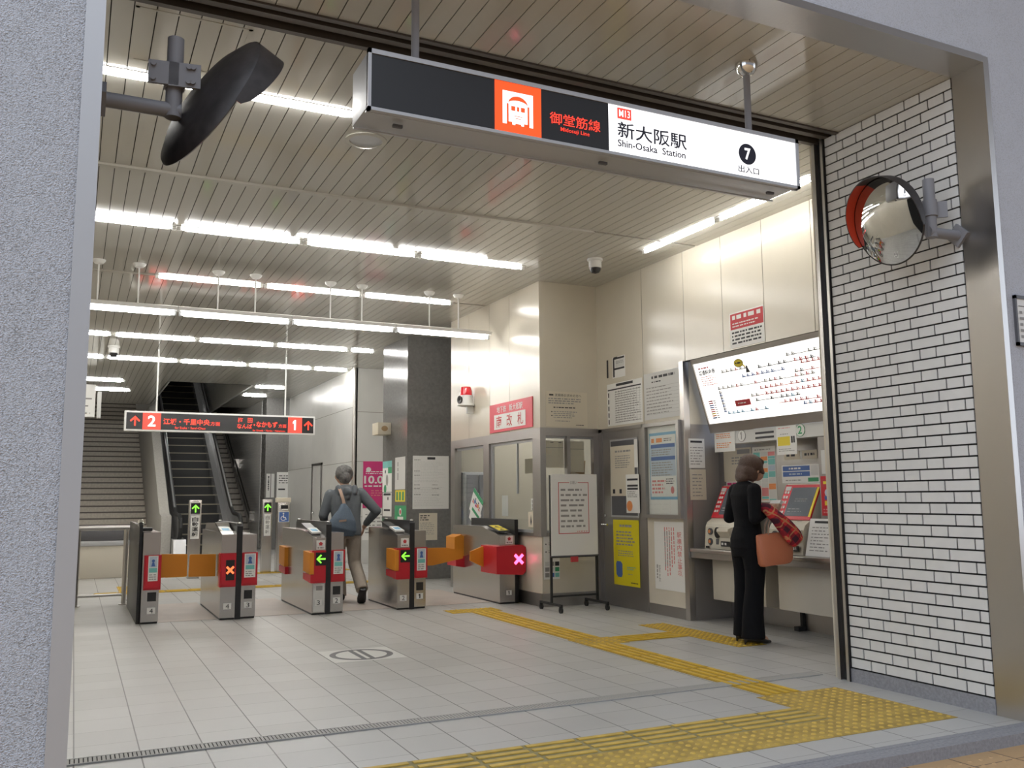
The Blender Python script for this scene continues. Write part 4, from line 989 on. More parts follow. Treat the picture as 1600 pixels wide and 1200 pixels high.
# ================================================================== TICKET GATES
PANELS = {}
def sticker(root, F, u0, u1, v0, v1):
    b = MB(); b.rect(F, u0, v0, u1, v1, 0, .003, 'paper'); W, H = u1 - u0, v1 - v0
    G = Face(F.p(u0, v0, .0032), F.u, F.v)
    b.q(G, W * .1, H * .55, W * .9, H * .96, .0005, 'paperblue'); b.disc(G, W * .5, H * .80, W * .16, .0005, .001, 'inkblue', 14); b.prism(G, [(W * .3, H * .58), (W * .7, H * .58), (W * .6, H * .74), (W * .4, H * .74)], .0005, .001, 'inkblue')
    b.q(G, W * .1, H * .34, W * .9, H * .52, .0005, 'inkteal'); b.lines(G, W * .12, H * .04, W * .9, H * .3, 3, 'inkgrey', .0006)
    b.build('instruction_sticker', root, smooth=False)
def plate(root, F, n, u, v, s=.04):
    b = MB(); b.rect(F, u - s, v - s * .8, u + s, v + s * .8, 0, .004, 'paper'); b.text(F, n, u - s * .42, v - s * .6, u + s * .42, v + s * .6, .0055, 'ink', .0)
    b.build('number_plate', root, smooth=False)
def logo(root, F, u0, u1, v0, v1):
    b = MB(); b.rect(F, u0, v0, u1, v1, 0, .002, 'paper'); c = ((u0 + u1) / 2, v0 + (v1 - v0) * .62); r = (u1 - u0) * .26
    pts = []
    for k in range(10):
        a = R(90 + 36 * k); q = r if k % 2 == 0 else r * .72; pts.append((c[0] + q * math.cos(a), c[1] + q * math.sin(a)))
    b.prism(F, pts, .002, .003, 'inkred'); b.lines(F, u0 + .012, v0 + .008, u1 - .012, v0 + (v1 - v0) * .28, 1, 'inkgrey', .003, .7, ragged=.05)
    b.build('card_sticker', root, smooth=False)
def cabinet(root, x0, x1, yf, yb, zf, zb, cham=True):
    b = MB(); F = Face((0, 0, 0), (0, 1, 0))      # u = Y, v = Z, n = +X
    prof = [(yf, 0.02), (yb, 0.02), (yb, zb), (yf + .55, zb)] + ([(yf + .12, zf + .03), (yf, zf)] if cham else [(yf + .50, zf), (yf, zf)])
    b.prism(F, prof, x0, x1, 'gate_steel'); b.box(x0 - .006 if x0 < 0 else x0 + .004, x1 - .004, yf + .01, yb - .01, 0, .02, 'black')
    return b.build('cabinet', root, smooth=False)
def cowl(root, F, u0, u1, v0, v1, d=.035, side_=0):
    """red box wrapping the front of a cabinet; F is the plane of its front"""
    b = MB(); k = .012
    b.prism(Face(F.p(0, 0, 0), F.u, F.v), [(u0, v0), (u1, v0), (u1, v1), (u0, v1)], -.10, d * .6, 'red')
    b.prism(F, [(u0 + k, v0 + .02), (u1 - k, v0 + .02), (u1 - k, v1 - .01), (u0 + k, v1 - .01)], d * .6, d, 'red')
    return b.build('red_cowl', root, smooth=False)
def display(root, F, u0, u1, v0, v1, kind, ang=0):
    b = MB(); b.rect(F, u0, v0, u1, v1, 0, .004, 'black'); u, v, r = (u0 + u1) / 2, (v0 + v1) / 2, min(u1 - u0, v1 - v0) / 2 * .88
    if kind == 'arrow': b.arrow(F, u, v, r, .006, 'led_green', ang, .34)
    else: b.cross(F, u, v, r * 1.3, .006, kind, .22)
    return b.build('signal_display', root, smooth=False)
def flap(root, pts, y0, y1):
    b = MB(); b.prism(front(y0), pts, -(y1 - y0), 0, 'flap'); return part(b.build('flap', root, smooth=False), 'orange flap')
def parked(root, x, y0, y1, z0, z1, dirn=-1):
    b = MB(); b.prism(Face((0, 0, 0), (0, 1, 0)), [(y0, z0), (y1, z0 + .02), (y1, z1), (y0, z1 - .01)], x - .045, x, 'flap'); part(b.build('flap', root, smooth=False), 'orange flap folded against the cabinet')
    b = MB(); b.prism(Face((0, 0, 0), (0, 1, 0)), [(y0 - .02, z0 - .09), (y1 + .02, z0 - .07), (y1 + .02, z0), (y0 - .02, z0 - .005)], x - .04, x, 'red'); b.build('flap_hinge', root, smooth=False)
def fin(root, x, y0, y1, z):
    b = MB(); F = Face((0, 0, 0), (0, 1, 0))
    b.prism(F, [(y0, 0.0), (y0 + .03, 0.0), (y0 + .1, .8), (y1, .86), (y1, z - .04), (y1 - .05, z), (y0 + .03, z), (y0, z - .03)], x - .03, x + .03, 'black'); o = b.build('centre_fin', root, smooth=False)
    for y in (y0 + .03, y1 - .06):
        q = MB(); q.ball((x, y, z), .02, 'chrome', (1, 1, .7)); q.build('sensor_knob', o)
def reader(root, x0, x1, y, z, m='paper'):
    b = MB(); F = Face((0, y, z), (1, 0, 0), (0, .98, .18))
    b.rect(F, x0 + .01, 0, x1 - .03, .24, 0, .02, m); b.rect(F, x0 + .03, .06, x1 - .05, .18, .02, .022, 'inksky' if m == 'paper' else 'inkgrey'); b.build('card_reader', root, smooth=False)
    b = MB(); b.rect(F, x0 + .01, .25, x1 - .03, .55, 0, .012, 'black'); b.build('ticket_slot', root, smooth=False)
def lower_window(root, F, u, v=.24, s=.042):
    b = MB(); b.rect(F, u - s, v - .045, u + s, v + .045, 0, .003, 'black'); b.build('sensor_window', root, smooth=False)

def bank(x0, x1, yf, yb, label, left, right, nl, nr):
    t = thing('ticket_gate', ((x0 + x1) / 2, (yf + yb) / 2, 0), label, 'ticket gate', 'ticket gates')
    xm = (x0 + x1) / 2; F = front(yf)
    if left:
        cabinet(t, x0, xm - .03, yf, yb, .83 if left != 'cross' else .885, .90)
        cowl(t, F, x0 - .012, xm - .032, .34, .69); FC = front(yf - .035)
        if left == 'arrow': display(t, FC, x0 + .025, xm - .035, .53, .67, 'arrow', R(90)); logo(t, F, x0 + .04, xm - .04, .70, .80)
        else: display(t, FC, x0 + .045, xm - .05, .41, .62, 'led_red')
        if nl: plate(t, F, nl, (x0 + xm - .03) / 2, .13 if left == 'arrow' else .14)
        reader(t, x0, xm - .03, yf + .10, .865 if left != 'cross' else .89)
    if right:
        cabinet(t, xm + .03, x1, yf + .02, yb, .88, .88, False)
        cowl(t, front(yf + .02), xm + .032, x1 + .012, .345, .69); sticker(t, front(yf - .015), xm + .055, x1 - .012, .43, .68)
        if nr: plate(t, front(yf + .02), nr, (x1 + xm + .03) / 2, .14)
        lower_window(t, front(yf + .02), (x1 + xm + .03) / 2, .25)
    fin(t, xm, yf, yb - .1, 1.0)
    return t
# far left gate (lane 4)
t = thing('ticket_gate', (0.72, 10.9, 0), 'leftmost ticket gate with a number 4 plate, next to the metal railing', 'ticket gate', 'ticket gates')
cabinet(t, 0.665, 0.832, 10.10, 11.9, .92, .92, False)
cowl(t, front(10.10), 0.68, 0.845, .34, .69); sticker(t, front(10.065), .718, .812, .43, .685); plate(t, front(10.10), '4', .765, .13); lower_window(t, front(10.10), .765, .27)
b = MB(); b.box(.625, .66, 10.14, 11.9, .0, 1.0, 'black', bev=.004); b.build('centre_fin', t)
b = MB(); b.cyl((.64, 10.2, 1.0), (.64, 10.26, 1.03), .03, 'chrome', seg=14); b.box(.64, .76, 10.25, 10.5, .93, .965, 'black', bev=.01); b.build('sensor_knob', t)
flap(t, [(.845, .435), (1.125, .44), (1.13, .45), (1.13, .665), (1.12, .675), (.845, .682)], 10.38, 10.41)
t = bank(1.43, 1.795, 10.04, 11.65, 'ticket gate with a red lit cross on its left half, plates 4 and 3', 'cross', 'sticker', '4', '3')
flap(t, [(1.42, .43), (1.15, .435), (1.145, .445), (1.15, .66), (1.16, .67), (1.42, .665)], 10.36, 10.39)
b = MB(); b.prism(Face((0, 0, 0), (0, 1, 0)), [(10.3, .88), (11.5, .90), (11.4, .98), (10.55, 1.0)], 1.44, 1.57, 'gate_steel'); b.build('top_hump', t, smooth=False)
t = bank(2.385, 2.735, 9.99, 11.6, 'ticket gate with a bright green left arrow and plates 3 and 2', 'arrow', 'sticker', '3', '2')
parked(t, 2.385, 9.92, 10.24, .44, .68); parked(t, 2.385, 11.24, 11.56, .44, .68)
b = MB(); b.rect(front(9.99), 2.40, .03, 2.52, .33, 0, .002, 'papergrey'); b.rect(front(9.99), 2.43, .26, 2.50, .31, .002, .003, 'inkgrey'); b.build('front_sticker', t, smooth=False)
t = bank(3.35, 3.70, 9.97, 11.1, 'ticket gate with plates 2 and 1, right of the walking person', 'arrow', 'sticker', '2', '1')
parked(t, 3.35, 9.92, 10.24, .44, .68)
flap(t, [(3.70, .45), (3.93, .45), (4.32, .52), (4.32, .61), (4.1, .655), (3.70, .66)], 10.36, 10.39)
# wide gate by the office
t = thing('ticket_gate', (4.72, 10.7, 0), 'wide-lane ticket gate with a big red cowl and pink lit cross beside the office', 'ticket gate', 'ticket gates')
cabinet(t, 4.60, 4.80, 9.90, 11.37, .80, .90)
b = MB(); b.box(4.81, 4.86, 9.92, 11.25, .0, .99, 'black', bev=.005); b.build('centre_fin', t)
b = MB(); b.prism(Face((0, 0, 0), (0, 0, 1), (1, 0, 0)), [(.36, 4.52), (.67, 4.52), (.69, 4.57), (.69, 4.86), (.64, 4.90), (.39, 4.90), (.34, 4.84), (.34, 4.56)], 9.80, 10.25, 'red') if False else b.prism(front(9.80), [(4.515, .36), (4.86, .34), (4.90, .38), (4.90, .66), (4.86, .69), (4.515, .68)], -.46, 0, 'red'); b.build('red_cowl', t, smooth=False)
b = MB(); b.cross(front(9.80), 4.805, .525, .075, .004, 'led_pink', .24); b.build('signal_display', t, smooth=False)
logo(t, front(9.90), 4.68, 4.775, .70, .80); plate(t, front(9.90), '1', 4.72, .13, .035)
F = Face((4.62, 9.98, .845), (1, 0, 0), (0, .98, .18)); b = MB(); b.rect(F, 0, 0, .16, .34, 0, .012, 'black'); b.rect(F, .02, .02, .14, .15, .012, .014, 'inkyellow'); b.rect(F, .02, .18, .14, .31, .012, .014, 'inkyellow'); b.prism(F, [(.05, .05), (.11, .05), (.08, .11)], .014, .015, 'ink'); b.prism(F, [(.05, .21), (.11, .21), (.08, .27)], .014, .015, 'ink'); b.build('card_reader', t, smooth=False)
flap(t, [(4.515, .42), (4.34, .50), (4.345, .61), (4.5, .665), (4.56, .67), (4.56, .42)], 10.18, 10.21)
b = MB(); b.prism(front(11.0), [(4.47, .55), (4.60, .50), (4.60, .76), (4.56, .78), (4.47, .75)], -.3, 0, 'flap'); b.build('flap', t, smooth=False)
b = MB(); b.prism(front(10.98), [(4.48, .38), (4.60, .36), (4.60, .50), (4.48, .54)], -.3, 0, 'red'); b.build('flap_hinge', t, smooth=False)

# ================================================================== RAILING, BARRIER, POSTS
t = thing('barrier_railing', (0.33, 12.12, 0), 'stainless railing closing the gap left of the gates', 'railing')
for x in (0.07, 0.60):
    b = MB(); b.cyl((x, 12.12, 0), (x, 12.12, .92), .028, 'steel', seg=16); b.lathe((x, 12.12, 0), (0, 0, 1), [(.055, 0), (.055, .01), (.03, .014)], 'steel', 18); b.build('post', t)
b = MB(); b.cyl((-.5, 12.12, .92), (.66, 12.12, .92), .03, 'steel', seg=16); b.build('top_rail', t)
b = MB(); b.cyl((-.5, 12.12, .12), (.60, 12.12, .12), .018, 'steel', seg=14); b.build('bottom_rail', t)
b = MB(); b.cyl((.66, 12.12, .92), (.68, 12.3, .90), .03, 'steel', seg=16); b.cyl((.68, 12.3, .90), (.68, 12.3, 0), .03, 'steel', seg=16); b.build('end_post', t)
b = MB(); b.box(-.9, 0.95, 16.3, 16.45, 0, .52, 'cream2', bev=.01); b.box(-.9, .95, 16.28, 16.47, .52, .60, 'alu', bev=.01); b.box(-.9, .95, 16.3, 16.45, .60, .78, 'darkpaint', bev=.01)
tag(b.build('low_barrier'), 'low cream barrier with a grey top band behind the stainless railing', 'barrier')
def arrow_post(x0, x1, y, label, txt, tm):
    t = thing('signal_post', ((x0 + x1) / 2, y + .08, 0), label, 'signal post', 'posts at the escalator')
    b = MB(); b.box(x0, x1, y, y + .16, 0, 1.25, 'gate_steel', bev=.008); b.build('post', t)
    F = front(y); b = MB(); b.rect(F, x0 + .02, 1.03, x1 - .02, 1.20, 0, .004, 'black'); b.arrow(F, (x0 + x1) / 2, 1.115, .062, .006, 'led_green', 0, .34); b.build('signal_display', t, smooth=False)
    b = MB(); b.rect(F, x0 + .025, .63, x1 - .025, 1.0, 0, .003, 'paper'); b.text(F, txt, x0 + .045, .66, x1 - .045, .98, .0045, tm, .02, vertical=True); b.build('name_plate', t, smooth=False)
arrow_post(1.69, 1.875, 15.5, 'grey post with green up arrow standing in front of the escalator steps', '自動運転', 'ink')
arrow_post(2.945, 3.105, 16.0, 'grey post with green up arrow beside the wheelchair symbol post', '自動運転', 'inkgrey')
t = thing('accessible_gate_post', (3.29, 16.0, 0), 'grey post with a blue wheelchair symbol', 'post')
b = MB(); b.box(3.19, 3.40, 15.95, 16.15, 0, 1.20, 'gate_steel', bev=.01); b.box(3.18, 3.41, 15.93, 16.16, 1.20, 1.28, 'papercream', bev=.01); b.build('post', t)
b = MB(); F = front(15.95); b.rect(F, 3.205, .86, 3.385, 1.04, 0, .003, 'paper'); b.rect(F, 3.213, .868, 3.377, 1.032, .003, .004, 'inkblue')
b.disc(F, 3.285, 1.008, .014, .004, .005, 'paper', 14); b.prism(F, [(3.278, .99), (3.292, .99), (3.296, .945), (3.325, .945), (3.34, .905), (3.328, .9), (3.316, .932), (3.28, .932)], .004, .005, 'paper')
N = 22; ring = [(3.283 + .045 * math.cos(R(95 + i * 11.5)), .925 + .042 * math.sin(R(95 + i * 11.5))) for i in range(N)]; rin = [(3.283 + .033 * math.cos(R(95 + i * 11.5)), .925 + .030 * math.sin(R(95 + i * 11.5))) for i in range(N)]
for i in range(N - 1): b.add([F.p(*ring[i], .005), F.p(*ring[i + 1], .005), F.p(*rin[i + 1], .005), F.p(*rin[i], .005)], [(0, 1, 2, 3)], 'paper')
b.build('wheelchair_sign', t, smooth=False)
b = MB(); b.rect(F, 3.24, 1.09, 3.36, 1.15, 0, .004, 'black'); b.rect(F, 3.26, 1.07, 3.36, 1.085, 0, .006, 'paper'); b.build('ticket_slot', t, smooth=False)

# ================================================================== ESCALATOR
t = thing('escalator', (2.73, 21.4, 0), 'black-stepped escalator rising between the two stone stairs', 'escalator')
TK = math.tan(R(30)); Y0 = 22.2
def eh(y): return max(0.0, (y - Y0) * TK)
b = MB(); YT = 35.0
n = 0; y = Y0
while y < YT:
    z = (n + 1) * 0.4 * TK
    b.box(2.24, 3.24, y, y + .45, max(0, z - 1.0), z, 'step'); b.box(2.24, 3.24, y - .006, y + .03, z - .025, z + .002, 'stepedge'); y += .4; n += 1
b.box(2.24, 3.24, 20.6, 22.2, .0, .012, 'step'); b.build('steps', t, smooth=False)
def rail_side(x0, x1, nm):
    b = MB(); F = Face((0, 0, 0), (0, 1, 0))
    b.prism(F, [(20.9, 0.0), (21.3, 0.0), (22.3, 0), (YT, eh(YT) - .3), (YT, eh(YT) + .42), (22.1, .42), (21.0, .40)], x0, x1, 'escalator_panel'); o = b.build(nm, t, smooth=False)
    xc = (x0 + x1) / 2
    b = MB(); b.prism(F, [(21.1, .40), (22.1, .42), (YT, eh(YT) + .42), (YT, eh(YT) + .9), (22.0, .9), (21.2, .88), (20.98, .75), (20.98, .5)], xc - .02, xc + .02, 'escalator_panel'); b.build('panel', o, smooth=False)
    b = MB(); pts = [(xc, 21.2, .40), (xc, 20.98, .47), (xc, 20.9, .65), (xc, 20.98, .83), (xc, 21.2, .91), (xc, 22.0, .94), (xc, 22.5, 1.0 + .1), (xc, YT, eh(YT) + .97)]
    b.tube(pts, .045, 'rubber', 10); part(b.build('handrail', o), 'black rubber handrail')
rail_side(1.98, 2.24, 'balustrade'); rail_side(3.24, 3.52, 'balustrade')
# stone parapet left of the escalator and handrail of the right stairs
b = MB(); F = Face((0, 0, 0), (0, 1, 0))
b.prism(F, [(21.5, 0), (36, 0), (36, (36 - 21.5) * TK + .95), (22.0, .95), (21.5, .9)], 1.76, 1.97, 'parapet'); struct('wall_parapet_left', b, smooth=False)
b = MB(); b.prism(F, [(22.5, 0), (36, 0), (36, (36 - 22.5) * TK + .3), (22.8, .45)], 3.53, 3.61, 'steel_d'); struct('wall_parapet_right', b, smooth=False)
t = thing('stair_handrail', (4.2, 24.5, 0), 'twin steel handrail along the tiled wall of the narrow right stairs', 'handrail')
for h in (.70, .90):
    b = MB(); b.tube([(4.22, 24.2, h), (4.22, 24.7, h), (4.22, 35, h + 10.3 * .533)], .025, 'chrome', 10); b.build('rail', t)
for y in (24.7, 27.5, 30.5, 33.5):
    b = MB(); z = (y - 24.7) * .533; b.box(4.20, 4.33, y, y + .03, z + .66, z + .94, 'steel'); b.build('bracket', t)
t = thing('hanging_sign', (0.12, 20.3, 2.9), 'white hanging box sign half hidden by the entrance edge over the left stairs', 'sign')
b = MB(); b.box(-.5, .30, 20.3, 20.42, 2.95, 3.62, 'paper', bev=.01); b.box(.34, .42, 20.5, 20.6, 2.95, 3.5, 'papergrey', bev=.01); b.build('box', t)
b = MB(); b.lines(front(20.3), -.4, 2.98, .26, 3.58, 4, 'inkgrey', .003, .2); b.build('print', t, smooth=False)
b = MB(); b.cyl((-.1, 20.36, 3.62), (-.1, 20.36, CH), .015, 'white', seg=10); b.build('hanging_rod', t)

# ================================================================== HANGING PLATFORM SIGN
YS = 16.4; k = YS / 14.0
def sz(z): return 1.25 + (z - 1.25) * k
x0, x1, z0, z1 = .70, 3.91, 2.412, 2.752
t = thing('hanging_sign', (2.3, YS + .06, z0), 'long black hanging sign with red lit platform numbers 2 and 1', 'sign')
F = front(YS); b = MB(); b.box(x0, x1, YS, YS + .14, z0, z1, 'white', bev=.006); b.build('box', t)
b = MB(); b.rect(F, x0 + .03, z0 + .03, x1 - .03, z1 - .03, 0, .004, 'signblack'); b.build('black_panel', t, smooth=False)
za, zb = z0 + .03, z1 - .03
for u0, u1, n in ((.985, 1.27, '2'), (3.42, 3.67, '1')):
    b = MB(); b.rect(F, u0, za, u1, zb, .004, .007, 'signred2'); c = (u0 + u1) / 2; b.text(F, n, c - .062 if n == '2' else c - .042, za + .05, c + .062 if n == '2' else c + .036, zb - .045, .009, 'signwhite', .02 if n == '2' else .012)
    part(b.build('number_panel', t, smooth=False), 'lit red panel with number ' + n)
zm = (za + zb) / 2
for ux in (.865, 3.785):
    b = MB(); b.arrow(F, ux, zm, .085, .007, 'signredtext', 0, .3); b.build('arrow', t, smooth=False)
b = MB()
b.text(F, '江坂・千里中央', 1.31, zm - .05, 2.07, zm + .055, .007, 'signredtext', .02); b.text(F, '方面', 2.08, zm - .05, 2.24, zm + .02, .007, 'signredtext', .005)
b.text(F, 'for Esaka・Senri-Chuo', 1.50, za + .02, 2.0, za + .06, .007, 'signredtext', .005)
part(b.build('lettering', t, smooth=False), 'lit red destinations of platform 2')
b = MB(); b.text(F, '梅', 2.54, zm + .02, 2.63, zm + .105, .007, 'signredtext', .01); b.text(F, '田', 2.71, zm + .02, 2.79, zm + .105, .007, 'signredtext', .01)
b.text(F, 'なんば', 2.53, zm - .085, 2.79, zm - .0, .007, 'signredtext', .01); b.text(F, '・', 2.815, zm - .03, 2.84, zm, .007, 'signredtext', .03)
b.text(F, 'なかもず', 2.86, zm - .055, 3.23, zm + .05, .007, 'signredtext', .02); b.text(F, '方面', 3.25, zm - .055, 3.39, zm + .01, .007, 'signredtext', .005)
b.text(F, 'for Umeda・Namba・Nakamozu', 2.80, za + .012, 3.37, za + .045, .007, 'signredtext', .005)
part(b.build('lettering', t, smooth=False), 'lit red destinations of platform 1')
for x in (1.20, 3.376):
    b = MB(); b.cyl((x, YS + .07, z1), (x, YS + .07, CH), .014, 'white', seg=10); b.build('hanging_rod', t)

# ================================================================== FLOOR EMBLEM
t = MB(); t.box(1.863, 2.448, 7.01, 7.585, .0006, .002, 'papergrey')
Ff = Face((2.155, 7.30, .0022), (1, 0, 0), (0, 1, 0)); N = 48
for ro, ri, d in ((.255, .205, .0003),):
    for i in range(N):
        a, c = 2 * math.pi * i / N, 2 * math.pi * (i + 1) / N
        t.add([Ff.p(ro * math.cos(a), ro * math.sin(a), d), Ff.p(ro * math.cos(c), ro * math.sin(c), d), Ff.p(ri * math.cos(c), ri * math.sin(c), d), Ff.p(ri * math.cos(a), ri * math.sin(a), d)], [(0, 1, 2, 3)], 'darkpaint')
t.q(Ff, -.055, -.21, -.015, .21, .0003, 'darkpaint'); t.q(Ff, .015, -.21, .055, .21, .0003, 'darkpaint')
tag(t.build('floor_emblem', smooth=False), 'cream square with a dark ring emblem set in the floor before the gates', 'floor emblem')

# ================================================================== TICKET COUNTER
t = thing('ticket_counter', (5.95, 6.3, 0), 'stainless ticket counter shelf with cream boxes beneath it', 'counter')
b = MB(); b.box(5.70, 6.12, 4.87, 7.655, .69, .727, 'steel', bev=.008); b.box(5.72, 5.74, 4.87, 7.655, .63, .69, 'steel_d'); b.build('shelf', t)
b = MB(); b.box(5.86, 6.215, 6.72, 7.50, .22, .64, 'cream2', bev=.01); b.build('under_box', t)
b = MB(); b.box(5.86, 6.215, 5.45, 6.55, .22, .64, 'cream2', bev=.01); b.build('under_box', t)
b = MB(); b.box(6.18, 6.215, 6.60, 6.63, 0.0, .22, 'rubber'); b.box(6.12, 6.215, 6.59, 6.65, .0, .04, 'rubber'); b.build('cable_post', t)
# machines
def machine(yc, label, w=.44):
    t = thing('ticket_machine', (5.95, yc, .727), label, 'ticket machine', 'ticket machines')
    F = Face((0, 0, 0), (1, 0, 0))      # u=X v=Z n=-Y
    b = MB(); b.prism(F, [(5.79, .729), (6.11, .729), (6.11, 1.36), (6.06, 1.36), (5.90, 1.035), (5.83, .99), (5.81, .95)], -(yc + w / 2), -(yc - w / 2), 'machinecream'); b.build('body', t, smooth=False)
    # sloped touch panel
    p0, p1 = Vector((5.895, yc, 1.03)), Vector((6.052, yc, 1.345)); up_ = (p1 - p0).normalized(); L = (p1 - p0).length
    G = Face(p0, (0, -1, 0), up_); h = w / 2
    b = MB(); b.rect(G, -h, 0, h, L, 0, .014, 'machinered'); fr = b.build('red_panel', t, smooth=False)
    b = MB(); b.rect(G, -h + .10, .035, h - .035, L - .03, .014, .017, 'screen'); b.lines(G, -h + .18, L * .5, h - .09, L * .62, 2, 'inkgrey', .0175, .3); b.lines(G, -h + .13, L * .2, h - .12, L * .35, 2, 'inkgrey', .0175, .25); part(b.build('touch_screen', fr, smooth=False), 'grey touch screen')
    b = MB(); b.rect(G, h - .03, .03, h - .004, L - .03, .014, .017, 'inkyellow'); b.build('price_strip', fr, smooth=False)
    b = MB()
    for i in range(5):
        for j in range(2): b.rect(G, -h + .02 + j * .035, .06 + i * .05, -h + .042 + j * .035, .085 + i * .05, .014, .019, 'paper')
    b.rect(G, -h + .015, L - .06, -h + .085, L - .02, .014, .018, 'papergrey'); b.build('button_pad', fr, smooth=False)
    # sloped coin desk
    G2 = Face((5.812, yc, .955), (0, -1, 0), (.088, 0, .078)); b = MB()
    b.rect(G2, -h + .02, .01, h - .16, .10, 0, .004, 'darkpaint'); b.rect(G2, h - .15, .015, h - .09, .095, 0, .006, 'inkgrey'); b.rect(G2, h - .08, .015, h - .01, .095, 0, .004, 'black'); b.build('note_slot', t, smooth=False)
    G3 = side(5.80); b = MB()
    for u, v in ((-.13, .90), (-.13, .80)): b.disc(G3, -yc + u, v, .034, 0, .012, 'darkpaint', 20); b.disc(G3, -yc + u - .005, v, .018, .012, .016, 'inkorange', 16)
    b.disc(G3, -yc - .02, .89, .042, 0, .010, 'black', 22, 1.3); b.rect(G3, -yc - .04, .775, -yc, .83, 0, .008, 'darkpaint'); b.build('coin_slot', t)
    b = MB(); b.prism(F, [(5.70 + .02, .86), (5.80, .84), (5.80, .93), (5.75, .925)], -(yc - .02), -(yc - .19), 'machinecream') if False else b.prism(F, [(5.745, .905), (5.80, .84), (5.81, .95), (5.75, .93)], -(yc - .03), -(yc - .20), 'machinecream'); b.build('change_tray', t, smooth=False)
    b = MB(); b.rect(side(5.785), -yc + .05, .76, -yc + .18, .81, 0, .006, 'black'); b.lines(side(5.785), -yc + .06, .765, -yc + .17, .805, 1, 'paper', .007, .6); b.rect(side(5.785), -yc - .19, .735, -yc - .14, .755, 0, .006, 'black'); b.build('label_plate', t, smooth=False)
    return t
machine(6.36, 'red-framed ticket machine with a visible grey screen, right of the woman')
machine(7.30, 'red-framed ticket machine partly hidden behind the woman')
# fascia with numbers
F = side(5.95)
t = thing('number_fascia', (5.98, 6.26, 1.76), 'grey fascia with the round lane numbers 1 and 2 above the ticket machines', 'fascia')
b = MB(); b.rect(F, -7.25, 1.775, -4.87, 1.90, -.166, 0, 'papergrey'); b.build('board', t, smooth=False)
for y, n in ((7.08, '1'), (6.27, '2')):
    b = MB(); b.disc(F, -y, 1.845, .058, 0, .004, 'inkgreen' if n == '2' else 'inkgrey', 28); b.disc(F, -y, 1.845, .054, .004, .005, 'paper', 28); b.text(F, n, -y - (.026 if n == '2' else .014), 1.81, -y + (.026 if n == '2' else .014), 1.885, .007, 'inkgreen' if n == '2' else 'inkgrey', .02); b.build('number_disc', t, smooth=False)
b = MB(); b.rect(F, -6.88, 1.845, -6.62, 1.865, 0, .002, 'ink'); b.rect(F, -6.88, 1.80, -6.62, 1.82, 0, .002, 'ink'); b.build('label_strip', t, smooth=False)
sheet('notice', 'white notice with orange lines hanging left of the number 1 disc', 'notice', F, -7.50, 1.70, -7.18, 1.945, 'paper', lambda b, G, W, H: (b.q(G, W * .05, H * .86, W * .92, H * .93, .0008, 'ink'), b.lines(G, W * .1, H * .55, W * .9, H * .78, 3, 'inkorange', .0008), b.lines(G, W * .1, H * .15, W * .9, H * .4, 3, 'inkorange', .0008)), d=.004)
sheet('notice', 'white notice with a yellow patch hanging left of the number 2 disc', 'notice', F, -6.58, 1.63, -6.32, 1.91, 'paper', lambda b, G, W, H: (b.lines(G, W * .1, H * .86, W * .9, H * .92, 1, 'inkpink', .0008), b.rect(G, W * .06, H * .3, W * .68, H * .6, 0, .0008, 'inkyellow'), b.rect(G, W * .74, H * .38, W * .82, H * .6, 0, .001, 'ink'), b.rect(G, W * .85, H * .38, W * .92, H * .6, 0, .001, 'ink'), b.lines(G, W * .2, H * .66, W * .6, H * .72, 1, 'inkgrey', .0008), b.lines(G, W * .1, H * .1, W * .9, H * .22, 2, 'inkgrey', .0008)), d=.004)
# posters on the recess back
B = side(6.12)
def farelist(b, G, W, H):
    b.lines(G, W * .1, H * .93, W * .9, H * .97, 1, 'inkgrey', .0008)
    pal = ['inkteal', 'paperblue', 'inkorange', 'papergrey', 'inkpink', 'inkteal', 'inkorange', 'papergrey']
    rng = random.Random(5)
    for c in range(3):
        v = .90
        while v > .05:
            h = rng.choice((.05, .08, .11, .16)); h = min(h, v - .03)
            b.rect(G, W * (.04 + c * .32), H * (v - h + .008), W * (.33 + c * .32), H * v, 0, .0008, rng.choice(pal)); v -= h
sheet('fare_list', 'tall fare list of teal and orange blocks behind the woman', 'fare list', B, -7.13, 1.19, -6.80, 1.735, 'paper', farelist)
def bluelist(b, G, W, H):
    for i, c in enumerate(('paper', 'inkblue', 'inkblue')): b.rect(G, W * .03, H * (.05 + i * .31), W * .75, H * (.31 + i * .31), 0, .0008, c)
    b.lines(G, W * .2, H * .72, W * .6, H * .88, 1, 'paper', .001, .6); b.lines(G, W * .2, H * .42, W * .6, H * .58, 1, 'paperblue', .001, .5); b.rect(G, W * .78, H * .4, W * .96, H * .94, 0, .0008, 'papergrey'); b.rect(G, W * .7, H * .05, W * .97, H * .27, 0, .001, 'inkgreen'); b.lines(G, W * .1, H * .1, W * .6, H * .22, 1, 'inkgrey', .001)
sheet('price_board', 'white board with two blue bands above the visible ticket machine', 'price board', B, -6.72, 1.37, -6.23, 1.54, 'paper', bluelist)
sheet('slot_label', 'left small cream label above the blue banded board', 'label', B, -6.68, 1.59, -6.47, 1.67, 'papercream', lambda b, G, W, H: b.lines(G, W * .15, H * .3, W * .85, H * .7, 1, 'ink', .0008, .7))
sheet('slot_label', 'right small cream label above the blue banded board', 'label', B, -6.44, 1.59, -6.25, 1.67, 'papercream', lambda b, G, W, H: b.lines(G, W * .15, H * .3, W * .85, H * .7, 1, 'ink', .0008, .7))
sheet('notice', 'beige information panel left of the woman\'s head', 'notice', B, -7.58, 1.40, -7.15, 1.74, 'papercream', lambda b, G, W, H: (b.rect(G, W * .5, H * .82, W * .95, H * .95, 0, .0008, 'inkgrey'), b.lines(G, W * .3, H * .5, W * .95, H * .76, 3, 'inkgrey', .0008)))
